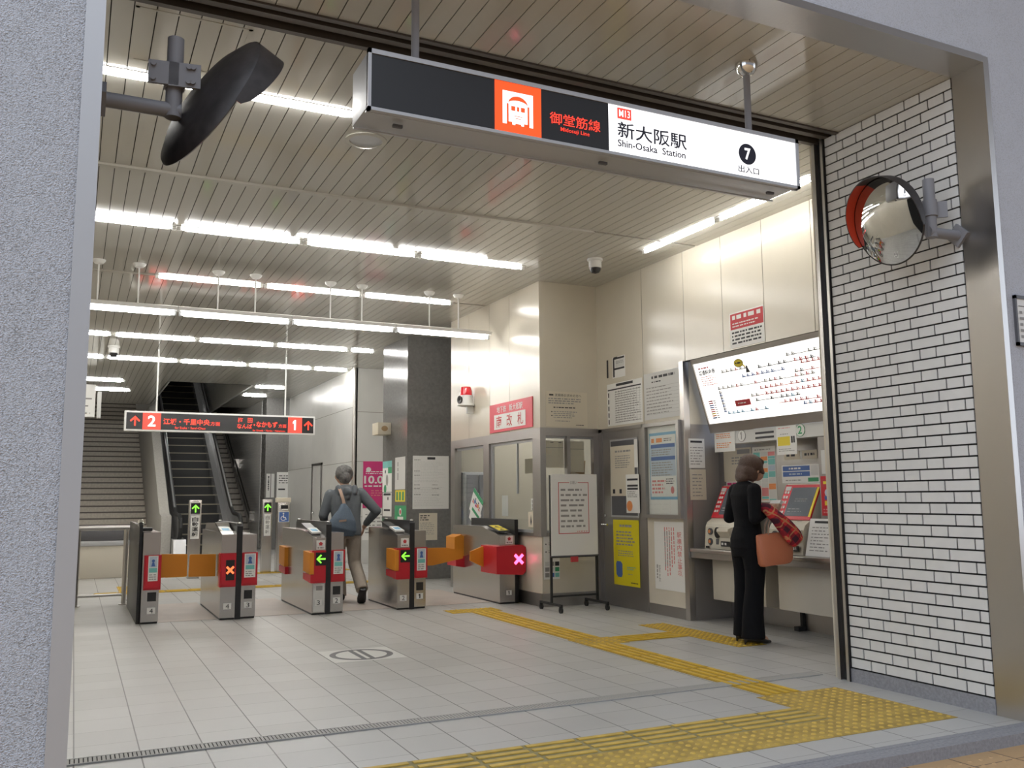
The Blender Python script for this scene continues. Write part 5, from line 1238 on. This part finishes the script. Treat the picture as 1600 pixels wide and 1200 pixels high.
sheet('notice', 'small pink patterned card above the half hidden ticket machine', 'notice', B, -7.55, 1.24, -7.28, 1.40, 'paper', lambda b, G, W, H: [b.rect(G, W * (.06 + .3 * i), H * (.2 + .38 * j), W * (.32 + .3 * i), H * (.55 + .38 * j), 0, .0008, 'magenta') for i in range(3) for j in range(2)])
sheet('notice', 'pale blank sheet beside the tiled wall over the red advert', 'notice', side(5.955), -6.035, 1.44, -5.88, 1.65, 'papergrey', None)
def advert(b, G, W, H):
    b.rect(G, W * .05, H * .72, W * .95, H * .93, 0, .0008, 'inkred'); b.lines(G, W * .15, H * .78, W * .85, H * .88, 1, 'inkyellow', .001, .7); b.disc(G, W * .4, H * .58, .035, 0, .001, 'paperblue', 16); b.rect(G, W * .2, H * .40, W * .85, H * .5, 0, .001, 'inkblue'); b.rect(G, W * .2, H * .26, W * .8, H * .37, 0, .001, 'inkyellow'); b.lines(G, W * .1, H * .05, W * .9, H * .2, 2, 'inkpink', .001)
sheet('advert', 'narrow red advert at the right end of the ticket recess', 'advert', side(5.955), -6.055, 1.075, -5.86, 1.42, 'machinered', advert)
# papers on the recess cheek
C = front(7.66)
sheet('notice', 'white sheet with a black heading on the stainless cheek beside the display case', 'notice', C, 5.73, 1.545, 5.935, 1.85, 'paper', lambda b, G, W, H: (b.q(G, W * .12, H * .86, W * .85, H * .93, .0008, 'ink'), b.lines(G, W * .1, H * .1, W * .9, H * .75, 7, 'inkgrey', .0008, .3)))
sheet('notice', 'cream sheet below the black-headed one on the stainless cheek', 'notice', C, 5.735, 1.215, 5.94, 1.53, 'papercream', lambda b, G, W, H: b.lines(G, W * .15, H * .1, W * .85, H * .9, 7, 'inkgrey', .0008, .25))
# leaning sheet stand on the counter
t = thing('leaflet_stand', (5.85, 5.85, .727), 'white text sheet leaning on the counter by the tiled wall', 'notice')
b = MB(); G = Face((5.78, 5.96, .729), (0, -1, 0), (.25, 0, 1)); b.rect(G, -.14, 0, .15, .33, 0, .004, 'paper'); b.q(G, -.08, .29, .10, .31, .005, 'ink'); b.lines(G, -.10, .04, .12, .27, 8, 'inkgrey', .005, .3); b.build('sheet', t, smooth=False)
b = MB(); b.box(5.87, 5.92, 5.85, 5.98, .727, .92, 'black', bev=.01); b.build('support', t)
# fare map light box, tilted forward
p0, p1 = Vector((5.93, 0, 1.975)), Vector((5.72, 0, 2.66)); upv = (p1 - p0); HM = upv.length
G = Face(p0, (0, -1, 0), upv); ul, ur = -7.56, -4.95
t = thing('fare_map', (5.85, 6.25, 1.975), 'large tilted backlit white fare map above the ticket machines', 'fare map')
b = MB()
for u0, v0, u1, v1 in ((ul, -.075, ur, .022), (ul, HM - .05, ur, HM), (ul, .0, ul + .022, HM)): b.rect(G, u0, v0, u1, v1, -.06, .012, 'steel')
b.rect(G, ul, 0, ur, HM, -.08, -.01, 'steel_d'); b.build('frame', t, smooth=False)
b = MB(); b.q(G, ul + .02, .02, ur, HM - .045, .0, 'mapwhite')
rng = random.Random(3)
def tick(u, v, m):
    b.q(G, u, v, u + .045, v + .009, .002, m); b.q(G, u + .008, v + .009, u + .022, v + .030, .002, m); b.q(G, u + .028, v + .014, u + .040, v + .022, .002, m)
cols = ['inkgrey', 'ink', 'inkpink', 'inkred', 'inksky', 'inkblue']
for r_, (v, ua, ue, m) in enumerate([(.52, .42, .78, 'inkgrey'), (.50, .95, 1.7, 'ink'), (.44, .7, 1.25, 'inkblue'), (.36, .3, 1.6, 'inkgrey'), (.30, .9, 1.9, 'inkpink'), (.24, .75, 1.75, 'inkred'), (.19, .8, 1.4, 'ink'), (.14, 1.1, 1.9, 'inkred'), (.10, 1.4, 1.95, 'inkred'), (.10, .35, .95, 'inksky'), (.40, 1.4, 1.95, 'inkpink'), (.56, 1.35, 1.95, 'inkgrey'), (.47, 1.5, 1.95, 'inkpink')]):
    u = ul + ua
    b.q(G, ul + ua, v + .002, ul + ue, v + .007, .0015, m)
    while u < ul + ue:
        if rng.random() < .8: tick(u, v, m if rng.random() < .7 else rng.choice(cols))
        u += .068
for i in range(8): tick(ul + .30, .32 - i * .028, 'inkblue' if i % 2 else 'inkgrey')
b.text(G, '普通料金表', ul + .07, .535, ul + .33, .585, .002, 'ink', .02); b.lines(G, ul + .08, .42, ul + .32, .53, 5, 'inkpink', .002, .3); b.lines(G, ul + .08, .595, ul + .30, .62, 1, 'inkred', .002, .5)
for i, m in enumerate(('inkred', 'inkred', 'inkblue', 'inkblue', 'inkpink', 'inkred', 'inkyellow', 'inkorange', 'inkblue')): b.q(G, ul + .10, .25 - i * .022, ul + .165, .262 - i * .022, .002, m); b.q(G, ul + .175, .25 - i * .022, ul + .21, .258 - i * .022, .002, 'inkgrey')
b.rect(G, ul + .50, .165, ul + .72, .225, .001, .003, 'inkred'); b.lines(G, ul + .54, .185, ul + .69, .205, 1, 'paper', .004, .5)
b.disc(G, ul + .70, .585, .066, .001, .002, 'ink', 28, .62); b.disc(G, ul + .70, .585, .061, .002, .003, 'inkyellow', 28, .6); b.prism(G, [(ul + .74, .56), (ul + .765, .565), (ul + .785, .53)], .002, .003, 'inkyellow'); b.lines(G, ul + .66, .575, ul + .745, .60, 1, 'ink', .004, .6, ragged=.02)
b.disc(G, ul + .80, .535, .012, .001, .003, 'ink', 12); b.prism(G, [(ul + .775, .48), (ul + .83, .48), (ul + .81, .525), (ul + .79, .525)], .001, .003, 'ink')
b.build('map_panel', t, smooth=False)

# ================================================================== PEOPLE
def blob(prims, voxel, smooth, name, m, parent):
    """one continuous skin over the given shapes"""
    b = MB()
    for p in prims:
        if p[0] == 'c':       # tapered limb with round ends
            _, a, c, ra, rc = p; a, c = Vector(a), Vector(c)
            b.loft([(a, ra), (c, rc)], m, 16); b.ball(a, ra, m, sub=2); b.ball(c, rc, m, sub=2)
        elif p[0] == 'l': b.loft(p[1], m, 24)
        else: b.ball(p[1], p[2], m, p[3] if len(p) > 3 else (1, 1, 1), p[4] if len(p) > 4 else None, sub=3)
    tmp = b.build('temporary_shape', origin=(0, 0, 0))
    r = tmp.modifiers.new('r', 'REMESH'); r.mode = 'VOXEL'; r.voxel_size = voxel; r.use_smooth_shade = True
    s = tmp.modifiers.new('s', 'SMOOTH'); s.iterations = smooth; s.factor = .5
    bpy.context.view_layer.update()
    me = bpy.data.meshes.new_from_object(tmp.evaluated_get(bpy.context.evaluated_depsgraph_get()))
    COL.objects.unlink(tmp); bpy.data.objects.remove(tmp)
    me.name = name; me.materials.clear(); me.materials.append(M[m] if isinstance(m, str) else m)
    me.polygons.foreach_set('material_index', [0] * len(me.polygons)); me.polygons.foreach_set('use_smooth', [True] * len(me.polygons))
    me.transform(Matrix.Translation(-ORG[parent])); me.update()
    o = bpy.data.objects.new(name, me); COL.objects.link(o); o.parent = parent; ORG[o] = ORG[parent]; return o

def frame(o, a):
    """local person frame: f forward, s to the person's right"""
    f = Vector((math.cos(a), math.sin(a), 0)); s = Vector((math.sin(a), -math.cos(a), 0)); o = Vector(o)
    return lambda x, y, z: o + f * x + s * y + Vector((0, 0, z)), f, s

def hand(P, wrist, dirn, palm_n, side_, curl, r=.0085, L=.17):
    """palm, four bent fingers and a thumb from the wrist along dirn; curl in radians per joint"""
    d = Vector(dirn).normalized(); n = Vector(palm_n); n = (n - d * n.dot(d)).normalized(); s = d.cross(n) * side_
    w = Vector(wrist); out = []
    k = w + d * L * .48
    out.append(('l', [(w, .024, .017, s), (w + d * L * .2, .034, .015, s), (k, .038, .013, s)]))
    for i, (off, ln) in enumerate(((-.030, .40), (-.010, .45), (.010, .42), (.029, .33))):
        p = k + s * off - d * .006; a = 0; q = L * ln
        for j, fr in enumerate((.45, .32, .23)):
            a += curl * (0.7 if j == 0 else 1.0)
            e = p + (d * math.cos(a) + n * math.sin(a)) * q * fr
            out.append(('c', p, e, r * (1.05 - .1 * j), r * (.98 - .1 * j))); p = e
    p = w + d * L * .14 - s * .026; e = p + (d * .6 - s * .75 + n * .25).normalized() * L * .22; e2 = e + (d * .9 - s * .1 + n * .45).normalized() * L * .20
    out += [('c', p, e, r * 1.4, r * 1.15), ('c', e, e2, r * 1.1, r * .95)]
    return out

# ---------------- woman at the ticket machine
ANG = R(-8)
t = thing('person', (5.33, 6.28, 0), 'person with brown bob hair in a black trouser suit at the ticket machine', 'person')
W, f, s = frame((5.30, 6.28, 0), ANG)
X3 = f
hx = .075
rh = W(.165, .10, 1.135); lh = W(.175, -.09, 1.14)
body = [('l', [(W(0, 0, .84), .13, .10, s), (W(0, 0, .98), .11, .085, s), (W(.005, 0, 1.12), .125, .095, s), (W(.0, 0, 1.25), .14, .09, s), (W(.0, 0, 1.34), .09, .06, s)]),
        ('c', W(0, 0, 1.30), W(.045, 0, 1.43), .05, .045),
        ('b', W(.075, 0, 1.49), .092, (1.0, .86, 1.12), None), ('b', W(.115, 0, 1.44), .06, (1, .9, 1.0)), ('c', W(.155, 0, 1.47), W(.178, 0, 1.452), .012, .015), ('b', W(.15, 0, 1.425), .028), ('b', W(.165, 0, 1.432), .014, (1, 1.8, .7)),
        ('b', W(.07, .082, 1.475), .022, (1, .5, 1.4)), ('b', W(.07, -.082, 1.475), .022, (1, .5, 1.4)),
        ('c', W(-.01, .155, 1.30), W(-.05, .205, 1.06), .043, .035), ('c', W(-.05, .205, 1.06), rh, .033, .024), ('c', W(-.01, -.155, 1.30), W(-.05, -.20, 1.06), .043, .035), ('c', W(-.05, -.20, 1.06), lh, .033, .024),
        ('c', W(0, hx, .86), W(.01, .07, .48), .075, .05), ('c', W(.01, .07, .48), W(-.03, .07, .11), .048, .034), ('c', W(0, -hx, .86), W(.0, -.09, .48), .075, .05), ('c', W(.0, -.09, .48), W(.0, -.10, .11), .048, .034),
        ('c', W(-.03, .07, .10), W(.09, .07, .035), .03, .028), ('c', W(.0, -.10, .10), W(.12, -.10, .035), .03, .028)]
hd = (f * .92 + Vector((0, 0, .12)) - s * .25).normalized()
body += hand(W, rh, hd, Vector((0, 0, -1)) * .2 - s, 1, .42)
body += hand(W, lh, (f * .92 + Vector((0, 0, .1)) + s * .3).normalized(), Vector((0, 0, -1)) * .2 + s, -1, .42)
bo = blob(body, .0055, 2, 'body', 'skin', t)
# eyes
for sg in (1, -1):
    b = MB(); b.ball(W(.150, sg * .034, 1.492), .011, 'paper', sub=2); b.ball(W(.1575, sg * .034, 1.490), .006, 'ink', sub=2); b.build('eye', t)
    b = MB(); b.tube([W(.155, sg * .018, 1.513), W(.158, sg * .035, 1.518), W(.148, sg * .052, 1.512)], .004, 'hair_brown', 6); b.build('eyebrow', t)
# hair: bob to the jaw, heavier at the back, fringe in front
hair = [('b', W(.055, 0, 1.515), .107, (1.02, .98, 1.0)), ('b', W(.01, 0, 1.455), .098, (.85, 1.08, 1.0)), ('b', W(.03, .068, 1.445), .058, (1.0, .55, 1.25)), ('b', W(.03, -.068, 1.445), .058, (1.0, .55, 1.25)),
        ('b', W(-.03, 0, 1.42), .07, (.7, 1.2, .9)), ('c', W(.10, .06, 1.54), W(.125, .085, 1.45), .026, .016), ('c', W(.10, -.06, 1.54), W(.125, -.085, 1.45), .026, .016), ('l', [(W(.10, 0, 1.575), .075, .03, s), (W(.150, 0, 1.55), .07, .018, s), (W(.160, 0, 1.525), .05, .010, s)])]
blob(hair, .006, 4, 'hair', 'hair_brown', t)
jac = [('l', [(W(-.01, 0, .80), .175, .135, s), (W(-.01, 0, .88), .168, .125, s), (W(-.0, 0, .98), .138, .105, s), (W(.0, 0, 1.05), .135, .10, s), (W(-.002, 0, 1.17), .155, .115, s), (W(-.012, 0, 1.27), .168, .105, s), (W(-.01, 0, 1.335), .14, .075, s), (W(.01, 0, 1.375), .062, .055, s)]),
       ('c', W(-.012, .150, 1.305), W(-.055, .208, 1.06), .060, .051), ('c', W(-.055, .208, 1.06), W(.125, .125, 1.12), .051, .039), ('c', W(-.012, -.150, 1.305), W(-.055, -.205, 1.06), .060, .051), ('c', W(-.055, -.205, 1.06), W(.135, -.115, 1.125), .051, .039)]
blob(jac, .007, 4, 'jacket', 'suit', t)
b = MB(); b.loft([(W(.0, 0, 1.362), .068, .060, s), (W(.006, 0, 1.402), .063, .060, s)], 'paper', 24, cap=False); part(b.build('shirt_collar', t), 'thin white shirt collar')
tr = [('l', [(W(-.01, 0, .98), .135, .10, s), (W(-.015, 0, .88), .165, .125, s), (W(-.015, 0, .80), .168, .125, s), (W(-.01, 0, .74), .15, .115, s)]),
      ('l', [(W(-.01, .082, .82), .088, .105, s), (W(.01, .08, .62), .082, .09, s), (W(.0, .075, .46), .075, .082, s), (W(-.025, .075, .25), .08, .092, s), (W(-.03, .075, .05), .088, .105, s)]),
      ('l', [(W(-.01, -.082, .82), .088, .105, s), (W(.005, -.088, .62), .082, .09, s), (W(.0, -.095, .46), .075, .082, s), (W(.0, -.10, .25), .08, .092, s), (W(.0, -.105, .05), .088, .105, s)])]
blob(tr, .008, 3, 'trousers', 'suit', t)
for (x, y) in ((-.03, .075), (.0, -.105)):
    sh = [('l', [(W(x - .075, y, .045), .026, .022, s), (W(x - .03, y, .05), .034, .03, s), (W(x + .05, y, .035), .04, .026, s), (W(x + .12, y, .022), .038, .018, s), (W(x + .165, y, .018), .018, .012, s)]), ('c', W(x - .075, y, .05), W(x - .08, y, .008), .014, .008)]
    blob(sh, .005, 2, 'shoe', 'shoe', t)
# wallet in her hands, bag and scarf on her forearm
b = MB(); G = Face(W(.285, .0, 1.16), -s, (f * .5 + Vector((0, 0, .86)))); b.rect(G, -.075, -.035, .075, .055, -.012, .012, 'papergrey'); b.rect(G, -.078, -.037, .078, .02, -.015, .015, 'strap'); tag(b.build('wallet', smooth=False), 'open wallet held in the hands of the person in the black suit', 'wallet')
t = thing('tote_bag', tuple(W(.13, .17, .68)), 'tan leather tote bag hanging from the forearm of the person in black', 'bag')
bc = W(.125, .215, .675); e1, e2 = f, s
def BP(x, y, z): return bc + e1 * x + e2 * y + Vector((0, 0, z))
rings = []
vs = []; fs = []
prof = [(0.0, .135, .060), (.02, .150, .070), (.12, .165, .062), (.25, .175, .035), (.262, .172, .030), (.25, .165, .028), (.03, .135, .05)]
NB = 28
for z, a, c in prof:
    for k in range(NB):
        th = 2 * math.pi * k / NB; cx, sx = math.cos(th), math.sin(th)
        ex = abs(cx) ** .55 * (1 if cx >= 0 else -1); ey = abs(sx) ** .55 * (1 if sx >= 0 else -1)
        vs.append(BP(ex * a, ey * c, z + .018 * cx))
for i in range(len(prof) - 1):
    for k in range(NB): q, r_ = i * NB + k, i * NB + (k + 1) % NB; fs.append((q, r_, r_ + NB, q + NB))
fs.append(list(range(NB))[::-1]); fs.append([(len(prof) - 1) * NB + k for k in range(NB)])
b = MB(); b.add(vs, fs, 'tote'); b.build('bag_body', t, angle=60)
for y in (.028, -.028):
    b = MB(); pts = [BP(-.08, y, .24), BP(-.07, y * .9, .33), BP(-.03, y * .5, .415), BP(.0, 0, .432), BP(.025, y * .5, .415), BP(.06, y * .9, .33), BP(.075, y, .25)]; b.tube(pts, .0065, 'strap', 8); b.build('handle', t)
sc = [('l', [(W(.02, .185, 1.165), .035, .03, s), (W(.055, .21, 1.15), .055, .045, s), (W(.12, .265, 1.07), .042, .06, s), (W(.20, .285, .98), .04, .078, s), (W(.27, .29, .90), .036, .082, s), (W(.31, .29, .855), .03, .06, s)]), ('c', W(.10, .30, 1.05), W(.20, .315, .88), .02, .024), ('c', W(.16, .305, 1.07), W(.29, .31, .93), .02, .028), ('c', W(.04, .24, 1.13), W(.04, .13, 1.15), .03, .028)]
ts = thing('shawl', tuple(W(.2, .28, .80)), 'red plaid shawl draped over the forearm above the tan bag', 'shawl')
so = blob(sc, .006, 3, 'cloth', 'plaid', ts)

# ---------------- man walking through the gate
ANG = R(86)
t = thing('person', (3.03, 11.0, 0), 'person in grey hooded jacket and beige trousers walking through the gates, back turned', 'person')
W, f, s = frame((3.03, 11.0, 0), ANG)
rh = W(.20, .27, .90)
rs, re_ = W(.05, .185, 1.32), W(-.02, .375, 1.10)
ls, le = W(.07, -.185, 1.30), W(.05, -.27, 1.05); lh = W(.22, -.22, .95)
hipR, hipL = W(-.0, .09, .88), W(.0, -.09, .87)
kR, aR = W(.02, .12, .46), W(-.27, .155, .165)
kL, aL = W(.16, -.045, .45), W(.20, -.01, .09)
body = [('l', [(W(0, 0, .86), .15, .11, s), (W(.01, 0, 1.0), .14, .10, s), (W(.04, 0, 1.2), .16, .11, s), (W(.06, 0, 1.34), .13, .08, s)]), ('c', W(.06, 0, 1.34), W(.10, -.01, 1.45), .058, .054),
        ('b', W(.125, -.01, 1.535), .098, (1.05, .86, 1.15)), ('b', W(.165, -.01, 1.49), .065, (1, .9, 1)), ('c', W(.215, -.01, 1.53), W(.24, -.01, 1.505), .013, .017), ('b', W(.20, -.01, 1.46), .03), ('b', W(.22, -.01, 1.478), .016, (1, 1.8, .7)),
        ('b', W(.12, .080, 1.525), .026, (1, .5, 1.4)), ('b', W(.12, -.10, 1.525), .026, (1, .5, 1.4)),
        ('c', rs, re_, .048, .04), ('c', re_, rh, .038, .028), ('c', ls, le, .048, .04), ('c', le, lh, .038, .028),
        ('c', hipR, kR, .085, .056), ('c', kR, aR, .054, .036), ('c', hipL, kL, .085, .056), ('c', kL, aL, .054, .036), ('c', aR, W(-.24, .155, .10), .03, .026), ('c', aL, W(.32, -.01, .045), .032, .028)]
body += hand(W, rh, (f * .45 - s * .1 + Vector((0, 0, -.75))), f * .3 - s, 1, .3, .009, .18)
body += hand(W, lh, (f * .8 + Vector((0, 0, -.3)) + s * .2), s, -1, .4, .009, .18)
blob(body, .006, 2, 'body', 'skin', t)
for sg in (1, -1):
    b = MB(); b.ball(W(.212, -.01 + sg * .036, 1.55), .011, 'paper', sub=2); b.ball(W(.220, -.01 + sg * .036, 1.55), .006, 'ink', sub=2); b.build('eye', t)
blob([('b', W(.105, -.01, 1.565), .108, (1.05, .92, 1.02)), ('b', W(.075, -.01, 1.52), .092, (.85, 1.0, 1.0)), ('c', W(.15, .06, 1.60), W(.19, .03, 1.615), .03, .025), ('b', W(.06, .02, 1.60), .06), ('b', W(.10, -.06, 1.61), .05)], .006, 1, 'hair', 'hair_grey', t)
jk = [('l', [(W(-.02, 0, .80), .185, .135, s), (W(-.015, 0, .86), .19, .14, s), (W(.0, 0, 1.0), .178, .128, s), (W(.03, 0, 1.17), .19, .13, s), (W(.05, 0, 1.29), .19, .115, s), (W(.06, 0, 1.365), .14, .085, s), (W(.075, 0, 1.41), .075, .07, s)]),
      ('c', rs, re_, .072, .06), ('c', re_, W(.165, .29, .945), .058, .042), ('c', ls, le, .072, .06), ('c', le, W(.20, -.225, .97), .058, .042),
      ('b', W(-.035, 0, 1.335), .085, (.6, 1.35, .75)), ('b', W(-.055, 0, 1.275), .06, (.5, 1.25, .8)), ('c', W(.0, .10, 1.385), W(-.03, .09, 1.32), .04, .035), ('c', W(.0, -.10, 1.385), W(-.03, -.09, 1.32), .04, .035)]
blob(jk, .007, 3, 'hooded_jacket', 'hoodie', t)
tr = [('l', [(W(-.01, 0, .92), .165, .12, s), (W(-.015, 0, .84), .168, .125, s), (W(-.01, 0, .78), .155, .115, s)]),
      ('l', [(hipR + Vector((0, 0, -.02)), .098, .11, s), (W(.01, .105, .66), .088, .095, s), (kR, .078, .085, s), (W(-.14, .14, .31), .076, .082, s), (aR + Vector((.0, .0, .0)), .074, .078, s)]),
      ('l', [(hipL + Vector((0, 0, -.02)), .098, .11, s), (W(.09, -.07, .66), .085, .095, s), (kL, .076, .085, s), (W(.19, -.025, .25), .072, .08, s), (W(.20, -.01, .06), .07, .078, s)])]
blob(tr, .008, 3, 'trousers', 'chino', t)
# shoes: the rear one stands on its toe with the sole turned to the back
sp, st = W(-.315, .155, .19), W(-.20, .16, .015)
sd = (st - sp).normalized()
sh = [('l', [(sp, .040, .036, s), (sp + sd * .07 + f * .012, .046, .056, s), (sp + sd * .15 + f * .012, .056, .044, s), (sp + sd * .20, .052, .03, s), (sp + sd * .225, .026, .018, s)])]
blob(sh, .0055, 2, 'shoe', 'shoe', t)
sh = [('l', [(W(.12, -.01, .05), .036, .045, s), (W(.18, -.01, .055), .042, .05, s), (W(.28, -.01, .042), .05, .036, s), (W(.36, -.01, .03), .045, .024, s), (W(.395, -.01, .024), .022, .016, s)])]
blob(sh, .0055, 2, 'shoe', 'shoe', t)
# shoulder bag on his back
t = thing('shoulder_bag', tuple(W(-.16, -.05, .80)), 'slate blue shoulder bag slung across the back of the grey hooded jacket', 'bag')
bg = [('l', [(W(-.155, -.10, .82), .17, .05, s), (W(-.175, -.09, .90), .19, .062, s), (W(-.165, -.06, 1.0), .15, .055, s), (W(-.135, -.05, 1.13), .07, .035, s), (W(-.11, -.06, 1.19), .03, .02, s)])]
blob(bg, .007, 3, 'bag_body', 'denim', t)
b = MB()
def band(pts, wdt, m):
    vs = []
    for p, o in pts: vs += [p - o * wdt, p + o * wdt]
    b.add(vs, [(i * 2, i * 2 + 1, i * 2 + 3, i * 2 + 2) for i in range(len(pts) - 1)], m)
up_ = Vector((0, 0, 1))
band([(W(-.125, -.04, 1.15), s), (W(-.115, -.065, 1.25), s), (W(-.085, -.085, 1.33), s), (W(-.02, -.10, 1.40), s), (W(.06, -.105, 1.405), s), (W(.13, -.10, 1.36), s)], .02, 'strap')
b.build('shoulder_strap', t)
b = MB(); band([(W(-.23, -.13, .985), up_), (W(-.225, -.04, .995), up_)], .012, 'strap'); b.build('zip_trim', t)
if _to.name in COL.objects: COL.objects.unlink(_to)
bpy.data.objects.remove(_to)
